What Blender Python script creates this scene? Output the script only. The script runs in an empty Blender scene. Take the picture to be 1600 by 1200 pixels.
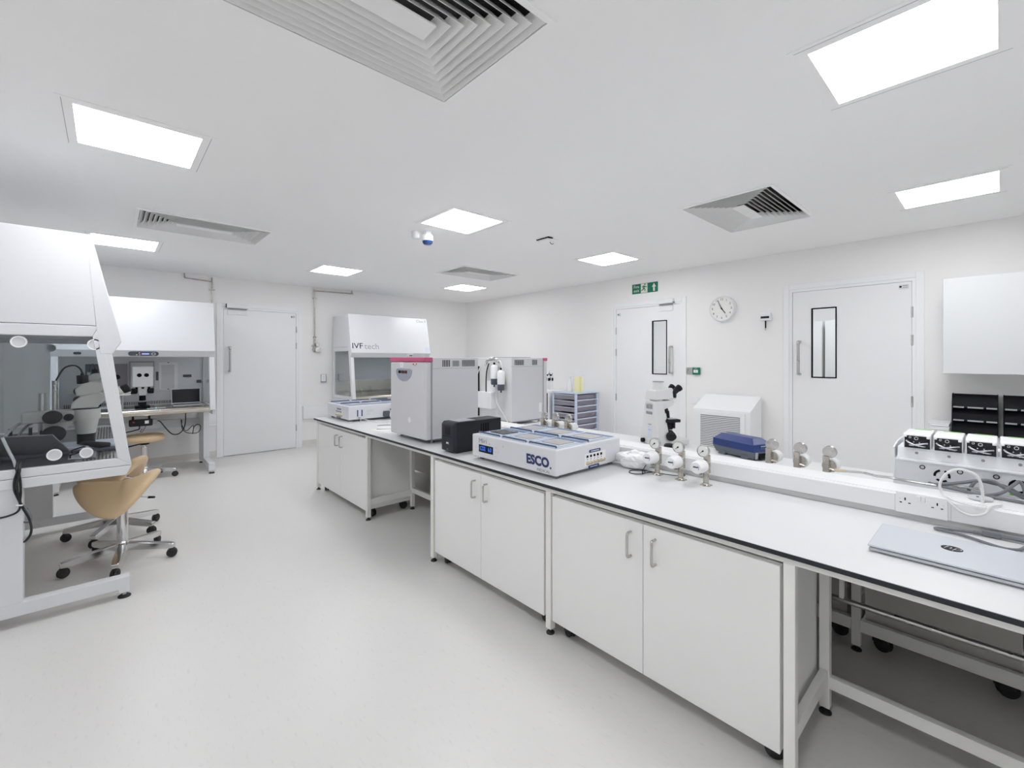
import bpy, bmesh, math, random
from mathutils import Matrix, Vector, noise
random.seed(7)
C = bpy.context.scene.collection
PI = math.pi

# ------------------------------------------------------------------ materials
M = {}
def mat(name, col, rough=.5, metal=0., spec=.5, var=.0, scale=40., bump=0., emis=None, es=0., coat=0.):
    m = bpy.data.materials.new(name); m.use_nodes = True
    nt = m.node_tree; b = nt.nodes['Principled BSDF']
    b.inputs['Base Color'].default_value = (*col, 1)
    b.inputs['Roughness'].default_value = rough
    b.inputs['Metallic'].default_value = metal
    b.inputs['Specular IOR Level'].default_value = spec
    if coat: b.inputs['Coat Weight'].default_value = coat
    tc = nt.nodes.new('ShaderNodeTexCoord')
    n = nt.nodes.new('ShaderNodeTexNoise'); n.inputs['Scale'].default_value = scale; n.inputs['Detail'].default_value = 3
    nt.links.new(tc.outputs['Object'], n.inputs['Vector'])
    if var:
        r = nt.nodes.new('ShaderNodeMix'); r.data_type = 'RGBA'
        r.inputs[6].default_value = (*[c*(1-var) for c in col], 1)
        r.inputs[7].default_value = (*[min(1, c*(1+var)) for c in col], 1)
        nt.links.new(n.outputs['Fac'], r.inputs[0]); nt.links.new(r.outputs[2], b.inputs['Base Color'])
    mr = nt.nodes.new('ShaderNodeMapRange')
    mr.inputs[3].default_value = max(0, rough-.04); mr.inputs[4].default_value = min(1, rough+.04)
    nt.links.new(n.outputs['Fac'], mr.inputs[0]); nt.links.new(mr.outputs[0], b.inputs['Roughness'])
    if bump:
        bp = nt.nodes.new('ShaderNodeBump'); bp.inputs['Strength'].default_value = bump; bp.inputs['Distance'].default_value = .002
        nt.links.new(n.outputs['Fac'], bp.inputs['Height']); nt.links.new(bp.outputs[0], b.inputs['Normal'])
    if emis:
        b.inputs['Emission Color'].default_value = (*emis, 1); b.inputs['Emission Strength'].default_value = es
    M[name] = m
    return m
def glass(name, tint=(1,1,1), refl=1.0, base=.04):
    m = bpy.data.materials.new(name); m.use_nodes = True; nt = m.node_tree
    nt.nodes.remove(nt.nodes['Principled BSDF']); out = nt.nodes['Material Output']
    t = nt.nodes.new('ShaderNodeBsdfTransparent'); t.inputs[0].default_value = (*tint, 1)
    g = nt.nodes.new('ShaderNodeBsdfGlossy'); g.inputs['Roughness'].default_value = .02
    f = nt.nodes.new('ShaderNodeFresnel'); f.inputs[0].default_value = 1.45
    mu = nt.nodes.new('ShaderNodeMath'); mu.operation = 'MULTIPLY'; mu.inputs[1].default_value = refl
    nt.links.new(f.outputs[0], mu.inputs[0])
    x = nt.nodes.new('ShaderNodeMixShader')
    nt.links.new(mu.outputs[0], x.inputs[0]); nt.links.new(t.outputs[0], x.inputs[1]); nt.links.new(g.outputs[0], x.inputs[2])
    nt.links.new(x.outputs[0], out.inputs['Surface']); M[name] = m

mat('wall', (.880,.872,.870), .55, var=.01, scale=3)
mat('ceil', (.945,.942,.940), .6, var=.008, scale=2)
mat('louvre', (.86,.86,.855), .5)
mat('mesh', (.10,.10,.105), .5, metal=.3)
mat('cupboard', (.735,.755,.765), .35)
mat('device', (.80,.82,.85), .35)
mat('door', (.86,.862,.875), .35, var=.006, scale=5)
mat('jamb', (.88,.885,.90), .4)
mat('white', (.84,.85,.87), .35)
mat('hood', (.71,.728,.76), .32)
mat('lip', (.66,.68,.70), .4)
mat('bench', (.84,.84,.81), .38)
mat('cab', (.86,.862,.855), .42, var=.005, scale=6)
mat('cab_shaded', (.50,.485,.455), .5)  # rear cabinet backs, toned down to deepen the shade under the bench
mat('top', (.735,.748,.757), .33, var=.01, scale=25)
mat('edge', (.022,.024,.032), .4, spec=.35)
mat('black', (.004,.004,.007), .4, spec=.12)
mat('blackm', (.014,.014,.018), .65, spec=.3)
mat('rubber', (.018,.018,.02), .6, bump=.1)
mat('chrome', (.72,.72,.73), .16, 1.)
mat('steel', (.58,.57,.56), .28, 1., var=.05, scale=12)
mat('tray', (.60,.56,.50), .26, 1., var=.06, scale=10)
mat('nickel', (.50,.465,.415), .27, 1.)
mat('brass', (.74,.64,.50), .35, 1.)
mat('grey', (.66,.66,.69), .4)
mat('greyd', (.36,.365,.40), .4)
mat('greyp', (.30,.30,.32), .5)
mat('slate', (.085,.10,.135), .45)
mat('bezel', (.03,.032,.042), .45, spec=.3)
mat('dark', (.017,.018,.024), .5, spec=.3)
mat('void', (.05,.05,.05), .9)
mat('tan', (.67,.505,.31), .42, var=.03, scale=60, bump=.12)
mat('pink', (.62,.09,.22), .4)
mat('plast', (.86,.87,.88), .35)
mat('scope', (.60,.60,.56), .38)
mat('scopel', (.72,.72,.715), .4)
mat('navy', (.02,.035,.15), .4)
mat('bluebar', (.035,.08,.20), .35)
mat('bluestrip', (.10,.18,.36), .4)
mat('lidw', (.66,.72,.82), .25)
mat('plate', (.43,.42,.42), .4)
mat('bluebox', (.016,.040,.19), .35)
mat('boxgrey', (.12,.14,.17), .5)
mat('green', (.0,.17,.10), .45)
mat('cream', (.78,.80,.68), .5)
mat('lime', (.22,.55,.10), .5)
mat('yellow', (.88,.84,.50), .6)
mat('paleblue', (.60,.69,.83), .4)
mat('smoke', (.30,.28,.33), .3)
mat('silver', (.56,.58,.62), .34, .75)
mat('alu', (.60,.63,.68), .33, .25)
mat('alud', (.56,.58,.62), .3, .3)
mat('cpanel', (.34,.37,.44), .35)
mat('strip', (.62,.62,.62), .5)
mat('cable', (.012,.012,.014), .5)
mat('cableg', (.17,.18,.20), .5)
mat('cablew', (.78,.78,.78), .45)
mat('red', (.6,.02,.03), .4)
mat('coral', (.80,.25,.22), .5)
mat('paper', (.86,.86,.84), .8)
mat('bag', (.88,.89,.91), .22)
mat('bluelens', (.02,.06,.22), .15)
mat('displ', (.004,.005,.01), .15)
mat('lcd', (.02,.05,.3), .3, emis=(.05,.22,1.), es=1.1)
mat('lcdw', (.2,.25,.8), .3, emis=(.45,.5,1.), es=.9)
mat('led', (.1,.6,.4), .3, emis=(.1,.9,.5), es=1.)
mat('lamp', (1,1,1), .5, emis=(.985,.992,1), es=17.4)
mat('skirt', (.70,.685,.67), .5)
glass('glass', (.94,.96,.97), .7)
glass('hoodglass', (.915,.935,.945), .55)
glass('clear', (.93,.95,.95), 1.0)
def floor_mat():
    m = mat('floor', (.70,.69,.68), .36); nt = m.node_tree; b = nt.nodes['Principled BSDF']
    tc = nt.nodes.new('ShaderNodeTexCoord'); mp = nt.nodes.new('ShaderNodeMapping')
    mp.inputs['Rotation'].default_value = (0,0,.5); mp.inputs['Scale'].default_value = (30,7,1)
    n = nt.nodes.new('ShaderNodeTexNoise'); n.inputs['Scale'].default_value = 3; n.inputs['Detail'].default_value = 5
    cr = nt.nodes.new('ShaderNodeValToRGB')
    cr.color_ramp.elements[0].position = .24; cr.color_ramp.elements[0].color = (.63,.62,.61,1)
    cr.color_ramp.elements[1].position = .40; cr.color_ramp.elements[1].color = (.708,.700,.690,1)
    nt.links.new(tc.outputs['Object'], mp.inputs[0]); nt.links.new(mp.outputs[0], n.inputs['Vector'])
    nt.links.new(n.outputs['Fac'], cr.inputs[0]); nt.links.new(cr.outputs[0], b.inputs['Base Color'])
floor_mat()

# ------------------------------------------------------------------ mesh helper
class MB:
    def __init__(s): s.bm = bmesh.new()
    def _bev(s, edges, w, seg):
        if w > 0: bmesh.ops.bevel(s.bm, geom=edges, offset=w, segments=seg, affect='EDGES', profile=.5, clamp_overlap=True)
    def box(s, x0, x1, y0, y1, z0, z1, bev=0, seg=2):
        return s.prism([(x0,y0),(x1,y0),(x1,y1),(x0,y1)], 'z', z0, z1, bev, seg)
    def prism(s, pts, ax, a, b, bev=0, seg=2, off=(0,0)):
        def P(p, h, o=(0,0)):
            u, v = p[0]+o[0], p[1]+o[1]
            return {'x': (h,u,v), 'y': (u,h,v), 'z': (u,v,h)}[ax]
        A = [s.bm.verts.new(P(p,a)) for p in pts]; B = [s.bm.verts.new(P(p,b,off)) for p in pts]
        n = len(pts); fs = [s.bm.faces.new(A[::-1]), s.bm.faces.new(B)]
        for i in range(n): fs.append(s.bm.faces.new((A[i],A[(i+1)%n],B[(i+1)%n],B[i])))
        if bev: s._bev(list({e for f in fs for e in f.edges}), bev, seg)
        return s
    def frustum(s, r0, r1, z0, z1, bev=0):
        (a0,b0,c0,d0), (a1,b1,c1,d1) = r0, r1
        A = [s.bm.verts.new(p) for p in ((a0,c0,z0),(b0,c0,z0),(b0,d0,z0),(a0,d0,z0))]
        B = [s.bm.verts.new(p) for p in ((a1,c1,z1),(b1,c1,z1),(b1,d1,z1),(a1,d1,z1))]
        fs = [s.bm.faces.new(A[::-1]), s.bm.faces.new(B)]
        for i in range(4): fs.append(s.bm.faces.new((A[i],A[(i+1)%4],B[(i+1)%4],B[i])))
        if bev: s._bev(list({e for f in fs for e in f.edges}), bev, 2)
        return s
    def lathe(s, prof, loc=(0,0,0), d=(0,0,1), n=24):
        q = Vector((0,0,1)).rotation_difference(Vector(d).normalized()); loc = Vector(loc); rings = []
        for r, h in prof:
            if r < 1e-6: rings.append([s.bm.verts.new(loc + q @ Vector((0,0,h)))])
            else: rings.append([s.bm.verts.new(loc + q @ Vector((r*math.cos(2*PI*i/n), r*math.sin(2*PI*i/n), h))) for i in range(n)])
        if len(rings[0]) > 1: s.bm.faces.new(rings[0][::-1])
        if len(rings[-1]) > 1: s.bm.faces.new(rings[-1])
        for k, (R, S) in enumerate(zip(rings, rings[1:])):
            for i in range(n):
                j = (i+1) % n
                if len(R) == 1 and len(S) == 1: continue
                if len(R) == 1: f = s.bm.faces.new((R[0],S[j],S[i]))
                elif len(S) == 1: f = s.bm.faces.new((R[i],R[j],S[0]))
                else: f = s.bm.faces.new((R[i],R[j],S[j],S[i]))
                f.smooth = True
        return s
    def cyl(s, p0, p1, r0, r1=None, n=18):
        p0, p1 = Vector(p0), Vector(p1); d = p1-p0
        return s.lathe([(r0,0),(r0 if r1 is None else r1, d.length)], p0, d, n)
    def tube(s, pts, r, n=8, sub=6, taper=None):
        P = [Vector(p) for p in pts]
        if sub > 1 and len(P) > 2:
            Q = []
            for i in range(len(P)-1):
                a = P[i-1] if i else 2*P[0]-P[1]; b, c = P[i], P[i+1]; e = P[i+2] if i+2 < len(P) else 2*P[-1]-P[-2]
                for k in range(sub):
                    t = k/sub; Q.append(.5*((2*b)+(c-a)*t+(2*a-5*b+4*c-e)*t*t+(3*b-a-3*c+e)*t**3))
            P = Q+[P[-1]]
        T = [(P[min(i+1,len(P)-1)]-P[max(i-1,0)]).normalized() for i in range(len(P))]
        up = Vector((0,0,1)) if abs(T[0].z) < .9 else Vector((1,0,0)); N = T[0].cross(up).normalized(); rings = []
        for i, p in enumerate(P):
            if i:
                N = (N - T[i]*N.dot(T[i]))
                N = N.normalized() if N.length > 1e-6 else T[i].orthogonal().normalized()
            B = T[i].cross(N); rr = r if taper is None else r+(taper-r)*i/(len(P)-1)
            rings.append([s.bm.verts.new(p+rr*(math.cos(2*PI*k/n)*N+math.sin(2*PI*k/n)*B)) for k in range(n)])
        s.bm.faces.new(rings[0][::-1]); s.bm.faces.new(rings[-1])
        for R, S in zip(rings, rings[1:]):
            for k in range(n):
                f = s.bm.faces.new((R[k],R[(k+1)%n],S[(k+1)%n],S[k])); f.smooth = True
        return s
    def ball(s, c, r, sc=(1,1,1), u=16, v=10):
        bmesh.ops.create_uvsphere(s.bm, u_segments=u, v_segments=v, radius=r, matrix=Matrix.Translation(c) @ Matrix.Diagonal((*sc,1)))
        for f in s.bm.faces:
            if len(f.verts) <= 4 and all(((Vector(v_.co)-Vector(c)).length < r*max(sc)*1.01) for v_ in f.verts): f.smooth = True
        return s
    def ring(s, c, d, r0, r1, t, n=28):           # flat ring, axis d, inner r0 outer r1, thickness t
        return s.lathe([(r0,0),(r1,0),(r1,t),(r0,t),(r0,0)], c, d, n) if False else s._ring(c,d,r0,r1,t,n)
    def _ring(s, c, d, r0, r1, t, n, a0=0, a1=2*PI):
        q = Vector((0,0,1)).rotation_difference(Vector(d).normalized()); c = Vector(c); full = abs(a1-a0-2*PI) < 1e-6
        m = n if full else n+1; cols = []
        for i in range(m):
            a = a0+(a1-a0)*i/n
            cols.append([s.bm.verts.new(c+q@Vector((r*math.cos(a), r*math.sin(a), h))) for r, h in ((r0,0),(r1,0),(r1,t),(r0,t))])
        for i in range(n):
            A, B = cols[i], cols[(i+1)%m]
            for k in range(4): s.bm.faces.new((A[k],A[(k+1)%4],B[(k+1)%4],B[k]))
        if not full: s.bm.faces.new(cols[0][::-1]); s.bm.faces.new(cols[-1])
        return s
    def xf(s, m):
        bmesh.ops.transform(s.bm, matrix=m, verts=s.bm.verts); return s
    def mesh(s, name, off=(0,0,0)):
        bmesh.ops.translate(s.bm, vec=-Vector(off), verts=s.bm.verts)
        bmesh.ops.recalc_face_normals(s.bm, faces=s.bm.faces)
        for e in s.bm.edges:
            if len(e.link_faces) == 2 and e.calc_face_angle(0) > .7: e.smooth = False
        me = bpy.data.meshes.new(name); s.bm.to_mesh(me); s.bm.free(); return me

def fr(o, xd, yd):                                 # frame matrix: x and y directions at o
    x = Vector(xd).normalized(); y = Vector(yd).normalized(); z = x.cross(y)
    m = Matrix((x,y,z)).transposed().to_4x4(); m.translation = Vector(o); return m
def thing(name, label, cat, loc, rz=0, group=None, local=False):
    o = bpy.data.objects.new(name, None); C.objects.link(o)
    o.empty_display_size = .1; o.location = loc; o.rotation_euler = (0,0,rz)
    o['label'] = label; o['category'] = cat
    if group: o['group'] = group
    ORG[o.name] = Vector((0,0,0)) if (local or rz) else Vector(loc)
    return o
ORG = {}
def root(o):
    while o.parent: o = o.parent
    return o
def part(name, mb, m, parent, label=None):
    off = ORG[root(parent).name]
    me = mb.mesh(name, off) if isinstance(mb, MB) else mb
    me.materials.clear(); me.materials.append(M[m])
    o = bpy.data.objects.new(name, me); C.objects.link(o); o.parent = parent
    if label: o['label'] = label
    return o
def solo(name, mb, m, label, cat, loc, group=None):
    me = mb.mesh(name, loc); me.materials.append(M[m])
    o = bpy.data.objects.new(name, me); C.objects.link(o); o.location = loc
    o['label'] = label; o['category'] = cat
    if group: o['group'] = group
    ORG[o.name] = Vector(loc)
    return o
def struct(name, mb, m):
    me = mb.mesh(name); me.materials.append(M[m])
    o = bpy.data.objects.new(name, me); C.objects.link(o); o['kind'] = 'structure'; ORG[o.name] = Vector((0,0,0)); return o
def structe(name):
    o = bpy.data.objects.new(name, None); C.objects.link(o); o.empty_display_size = .1; o['kind'] = 'structure'; ORG[o.name] = Vector((0,0,0)); return o
def dup(r, loc, rz, label, group=None):
    n = r.copy(); C.objects.link(n); n.location = loc; n.rotation_euler = (0,0,rz); n['label'] = label
    if group: n['group'] = group
    for ch in list(r.children):
        c = ch.copy(); C.objects.link(c); c.parent = n
        for g in ch.children:
            e = g.copy(); C.objects.link(e); e.parent = c
    ORG[n.name] = Vector((0,0,0)); return n
def text(s, size, m, parent, F, name='lettering', ext=.0004, align='CENTER', sx=1., shear=0., bold=0.):
    cu = bpy.data.curves.new(name, 'FONT'); cu.body = s; cu.size = size; cu.extrude = ext; cu.align_x = align; cu.align_y = 'CENTER'
    cu.shear = shear; cu.offset = bold; cu.resolution_u = 3
    o = bpy.data.objects.new(name, cu); C.objects.link(o)
    bpy.context.view_layer.update()
    me = bpy.data.meshes.new_from_object(o.evaluated_get(bpy.context.evaluated_depsgraph_get()))
    bpy.data.objects.remove(o); bpy.data.curves.remove(cu)
    off = ORG[root(parent).name]
    me.transform(Matrix.Translation(-off) @ F @ Matrix.Diagonal((sx,1,1,1)))
    me.name = name
    return part(name, me, m, parent)
def mesh_grid(cells, lo, hi, ax):                  # slab with rectangular holes
    (u0,u1,v0,v1), holes = cells
    us = sorted({u0,u1,*[h[0] for h in holes],*[h[1] for h in holes]}); vs = sorted({v0,v1,*[h[2] for h in holes],*[h[3] for h in holes]})
    us = [u for u in us if u0 <= u <= u1]; vs = [v for v in vs if v0 <= v <= v1]
    mb = MB()
    for a, b in zip(us, us[1:]):
        for c, d in zip(vs, vs[1:]):
            mu, mv = (a+b)/2, (c+d)/2
            if any(h[0] < mu < h[1] and h[2] < mv < h[3] for h in holes): continue
            mb.prism([(a,c),(b,c),(b,d),(a,d)], ax, lo, hi)
    bmesh.ops.remove_doubles(mb.bm, verts=mb.bm.verts, dist=1e-5)
    dead = [f for f in mb.bm.faces if False]
    # drop the coincident inner faces between neighbouring cells
    seen = {}
    for f in mb.bm.faces: seen.setdefault(tuple(sorted(v.index for v in f.verts)), []).append(f)
    mb.bm.verts.index_update(); seen = {}
    for f in mb.bm.faces: seen.setdefault(tuple(sorted(v.index for v in f.verts)), []).append(f)
    dead = [f for k in seen.values() if len(k) > 1 for f in k]
    if dead: bmesh.ops.delete(mb.bm, geom=dead, context='FACES')
    return mb
# ------------------------------------------------------------------ room
CZ = 2.52; XL, XR, YF, YB, XE = -.85, 5.40, -1.60, 7.343, 7.7
struct('floor', MB().box(XL-.1,XE+.1,YF-.1,YB+.1,-.06,0), 'floor')
VENTS = [(.18,1.13,1.015,1.69), (.155,1.105,4.405,5.04), (3.215,4.155,4.405,5.04), (3.215,4.185,1.0,1.66)]
VH = [(a+.024,b-.024,c+.024,d-.024) for a,b,c,d in VENTS]
struct('ceiling', mesh_grid(((XL-.1,XE+.1,YF-.1,YB+.1), VH), CZ, CZ+.06, 'z'), 'ceil')
struct('wall_left', MB().box(XL-.1,XL,YF-.1,YB+.1,0,CZ), 'wall')
struct('wall_front', MB().box(XL,XE,YF-.1,YF,0,CZ), 'wall')
D1 = (1.197,2.150); D2 = (2.755,3.716); D3 = (.545,1.494); DH = 2.08; g = .036
struct('wall_back', mesh_grid(((XL,XE,0,CZ), [(D1[0]-g,D1[1]+g,-1,DH+g)]), YB, YB+.1, 'y'), 'wall')
struct('wall_right', mesh_grid(((YF,YB,0,CZ), [(D2[0]-g,D2[1]+g,-1,DH+g), (D3[0]-g,D3[1]+g,-1,DH+g)]), XR, XR+.1, 'x'), 'wall')
struct('wall_corridor', MB().box(XE,XE+.1,YF-.1,YB+.1,0,CZ), 'wall')
def skirt(name, boxes):
    mb = MB()
    for ax, pts, a, b in boxes: mb.prism(pts, ax, a, b)
    struct(name, mb, 'skirt')
pb = [(YB,0),(YB-.022,0),(YB-.008,.012),(YB-.004,.03),(YB-.003,.10),(YB,.10)]
skirt('baseboard_back', [('x', pb, XL, D1[0]-.085), ('x', pb, D1[1]+.085, XR)])
pr_ = [(XR,0),(XR-.022,0),(XR-.008,.012),(XR-.004,.03),(XR-.003,.10),(XR,.10)]
skirt('baseboard_right', [('y', pr_, D2[1]+.095, YB), ('y', pr_, D3[1]+.085, D2[0]-.07), ('y', pr_, YF, D3[0]-.075)])
# coved corner strip and dado trunking along the back wall
struct('trim_1', MB().prism([(XR,YB),(XR-.03,YB),(XR-.010,YB-.010),(XR,YB-.03)], 'z', 0, CZ), 'wall')
struct('trim_2', MB().box(2.245,3.0,YB-.05,YB,.44,.64,.006).box(2.26,3.0,YB-.056,YB-.05,.47,.60,.002), 'plast')
struct('trim_3', MB().box(.9,1.105,YB-.05,YB,.45,.675,.006).box(.9,1.10,YB-.056,YB-.05,.49,.62,.002), 'plast')

def to_wall(kind):                                 # maps door coordinates (along, out, up) to the world
    if kind == 'back': return lambda u, o, z: (u, YB-o, z)
    return lambda u, o, z: (XR-o, u, z)
def dbox(mb, kind, u0, u1, o0, o1, z0, z1, bev=0):
    if kind == 'back': return mb.box(u0,u1,YB-o1,YB-o0,z0,z1,bev)
    return mb.box(XR-o1,XR-o0,u0,u1,z0,z1,bev)
def door(name, kind, u0, u1, handle_u, hinge_u, hinges, hz, win=None, closer=None, sign=None, handle_dir=1):
    d = structe(name); W = to_wall(kind)
    mb = MB(); a = .062
    for (p,q) in ((u0-.085,u0-.03),(u1+.03,u1+.085)): dbox(mb,kind,p,q,0,.013,0,DH+.085,.003)
    dbox(mb,kind,u0-.03,u1+.03,0,.013,DH+.03,DH+.085,.003)
    part('architrave', mb, 'jamb', d)
    mb = MB()
    for (p,q) in ((u0-g,u0-.003),(u1+.003,u1+g)): dbox(mb,kind,p,q,-.1,.004,0,DH+g)
    dbox(mb,kind,u0-.003,u1+.003,-.1,.004,DH+.003,DH+g)
    part('door_frame', mb, 'jamb', d)
    lo, hi = -.045, -.002
    holes = [win] if win else []
    if kind == 'back': leaf = mesh_grid(((u0,u1,.008,DH), holes), YB-hi, YB-lo, 'y')
    else: leaf = mesh_grid(((u0,u1,.008,DH), holes), XR-hi, XR-lo, 'x')
    lf = part('door_leaf', leaf, 'door', d)
    if win:
        p,q,r,s = win; t = .010; mb = MB()
        dbox(mb,kind,p-.002,p+t,-.016,.002,r,s); dbox(mb,kind,q-t,q+.002,-.016,.002,r,s)
        dbox(mb,kind,p,q,-.016,.002,s-t,s+.002); dbox(mb,kind,p,q,-.016,.002,r-.002,r+t)
        part('window_gasket', mb, 'black', lf)
        mb = MB(); dbox(mb,kind,p+t,q-t,-.018,-.012,r+t,s-t); part('window_pane', mb, 'glass', lf)
    pts = [W(handle_u,0,hz[0]), W(handle_u,.045,hz[0]), W(handle_u,.062,hz[0]-.017)]
    P = [W(handle_u,-.003,hz[0]), W(handle_u,.040,hz[0]), W(handle_u,.056,hz[0]-.006), W(handle_u,.062,hz[0]-.022), W(handle_u,.062,hz[1]+.022), W(handle_u,.056,hz[1]+.006), W(handle_u,.040,hz[1]), W(handle_u,-.003,hz[1])]
    mb = MB(); mb.tube(P, .014, 10, 4); part('pull_handle', mb, 'steel', lf)
    for z in hinges:
        mb = MB(); dbox(mb,kind,hinge_u-.009,hinge_u+.009,-.01,.006,z-.05,z+.05,.004); part('hinge', mb, 'steel', d)
    if closer:
        c0, c1, arm = closer
        mb = MB(); dbox(mb,kind,c0,c1,.004,.055,DH+.015,DH+.075,.006)
        cl = part('door_closer', mb, 'white', d)
        mb = MB(); dbox(mb,kind,c0+.015,c1-.01,-.002,.014,DH-.075,DH-.005,.003); part('closer_plate', mb, 'white', cl)
        mb = MB(); dbox(mb,kind,min(c0+.02,c1-.02),max(c0+.02,c1-.02),.016,.03,DH-.006,DH+.012,.003); part('closer_arm', mb, 'greyp', cl)
        e = c0 if arm > 0 else c1
        mb = MB(); q = .072 if kind == 'back' else .034; dbox(mb,kind,e-.006,e+.006,.008,.05,DH+.018,DH+q,.002); part('closer_end_cap', mb, 'black' if kind == 'back' else 'greyp', cl)
    if sign:
        s0, s1, z0, z1 = sign
        mb = MB(); dbox(mb,kind,s0,s1,-.003,.0,z0,z1); sg = part('door_sticker', mb, 'lip', lf)
        mb = MB(); q0 = s1-.022 if kind != 'back' else s0+.004
        mb.cyl(W(q0+.009,-.001,(z0+z1)/2+.003), W(q0+.009,.0012,(z0+z1)/2+.003), .009); part('sticker_mark', mb, 'black', sg)
        mb = MB(); w = (s1-s0)
        for k in range(2): dbox(mb,kind,s0+.008 if kind!='back' else s0+.03,s1-.028 if kind!='back' else s1-.006,-.001,.0008,z0+.012+.016*k,z0+.017+.018*k)
        part('sticker_lines', mb, 'greyp', sg)
    return d
door('door_1','back',*D1, 1.263, D1[1]+.004, (1.83,1.58,.31), (1.545,1.205), closer=(1.225,1.50,1), sign=(2.075,2.135,2.005,2.035))
door('door_2','right',*D2, 2.864, D2[1]+.004, (1.775,1.47,.83), (1.535,1.195), win=(2.935,3.147,1.173,1.885), closer=(2.83,3.05,1), sign=(3.645,3.695,1.985,2.025))
door('door_3','right',*D3, 1.426, D3[0]-.004, (1.80,1.545,.985), (1.555,1.215), win=(1.108,1.322,1.181,1.898), sign=(.565,.635,2.015,2.055))

# ------------------------------------------------------------------ ceiling lights and vents
def light(label, cx, cy, grp='recessed square ceiling lights'):
    t = thing('ceiling_light', label, 'ceiling light', (cx,cy,CZ-.006), group=grp)
    h, o = .2405, .297; mb = MB(); z0, z1 = CZ-.0025, CZ
    for a in ((cx-o,cx-h,cy-o,cy+o),(cx+h,cx+o,cy-o,cy+o),(cx-h,cx+h,cy-o,cy-h),(cx-h,cx+h,cy+h,cy+o)): mb.box(*a,z0,z1)
    part('frame', mb, 'ceil', t)
    mb = MB(); e = .278
    for a in ((cx-e,cx-e+.002,cy-e,cy+e),(cx+e-.002,cx+e,cy-e,cy+e)): mb.box(*a,z0-.0004,z0+.001)
    part('frame_joint', mb, 'greyp', t)
    part('diffuser', MB().box(cx-h,cx+h,cy-h,cy+h,CZ-.0024,CZ-.0005), 'lamp', t)
    return t
LX = (.121,2.190,4.255); LY = (.248,3.04,5.81)
LL = {(1,0):'large bright ceiling light at the top right, nearest the big right door', (2,0):'bright square ceiling light beyond the top right one, above the white wall cupboard',
 (0,1):'bright square ceiling light in the upper left, in front of the long vent', (1,1):'bright square ceiling light in the middle of the ceiling beside the blue lens detector',
 (2,1):'bright square ceiling light nearest to the green fire exit sign', (0,2):'bright square ceiling light partly hidden by the tall cabinet on the left',
 (1,2):'bright square ceiling light above the gas pipe beside the left door', (2,2):'small bright square ceiling light furthest away in the room corner',
 (0,0):'bright square ceiling light close overhead on the left, behind the large near vent'}
for i, x in enumerate(LX):
    for j, y in enumerate(LY): light(LL[(i,j)], x, y)
def vent(label, r):
    x0,x1,y0,y1 = r; cx, cy = (x0+x1)/2, (y0+y1)/2
    t = thing('ceiling_vent', label, 'air vent', (cx,cy,CZ-.008), group='louvred ceiling vents')
    mb = MB(); f = .024; z0 = CZ-.007
    for a in ((x0,x0+f,y0,y1),(x1-f,x1,y0,y1),(x0+f,x1-f,y0,y0+f),(x0+f,x1-f,y1-f,y1)): mb.box(*a,z0,CZ)
    part('flange', mb, 'ceil', t)
    X0,X1,Y0,Y1 = x0+f,x1-f,y0+f,y1-f; hy = (Y1-Y0)/2; n = 8; pitch = (hy-.050)/n
    def rim(i0, zl, i1, zh, th, mb):
        A = (X0+i0,X1-i0,Y0+i0,Y1-i0); B = (X0+i1,X1-i1,Y0+i1,Y1-i1)
        def ringv(R, z): return [mb.bm.verts.new(p) for p in ((R[0],R[2],z),(R[1],R[2],z),(R[1],R[3],z),(R[0],R[3],z))]
        R4 = [ringv(A,zl), ringv(B,zh), ringv((B[0]+th,B[1]-th,B[2]+th,B[3]-th),zh), ringv((A[0]+th,A[1]-th,A[2]+th,A[3]-th),zl)]
        for k in range(4):
            P, Q = R4[k], R4[(k+1)%4]
            for q in range(4): mb.bm.faces.new((P[q],P[(q+1)%4],Q[(q+1)%4],Q[q]))
    for k in range(n):
        mb = MB(); o = pitch*k+.003
        rim(o, CZ-.004, o+.032, CZ+.040, .0018, mb); part('louvre_ring', mb, 'louvre', t)
    o = pitch*n+.006
    part('centre_blade', MB().box(X0+o,X1-o,Y0+o,Y1-o,CZ-.004,CZ+.002), 'louvre', t)
    mb = MB(); T = .004; zt = CZ+.16
    mb.box(X0-T,X1+T,Y0-T,Y1+T,zt,zt+T)
    for a in ((X0-T,X0,Y0,Y1),(X1,X1+T,Y0,Y1),(X0-T,X1+T,Y0-T,Y0),(X0-T,X1+T,Y1,Y1+T)): mb.box(*a,CZ+.058,zt)
    part('plenum', mb, 'void', t)
vent('large louvred vent at the top of the photo, nearest the camera', VENTS[0])
vent('long louvred ceiling vent above the white hood on the left', VENTS[1])
vent('far louvred ceiling vent near the room corner, dark slats', VENTS[2])
vent('louvred ceiling vent in front of the two glazed doors', VENTS[3])

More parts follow.
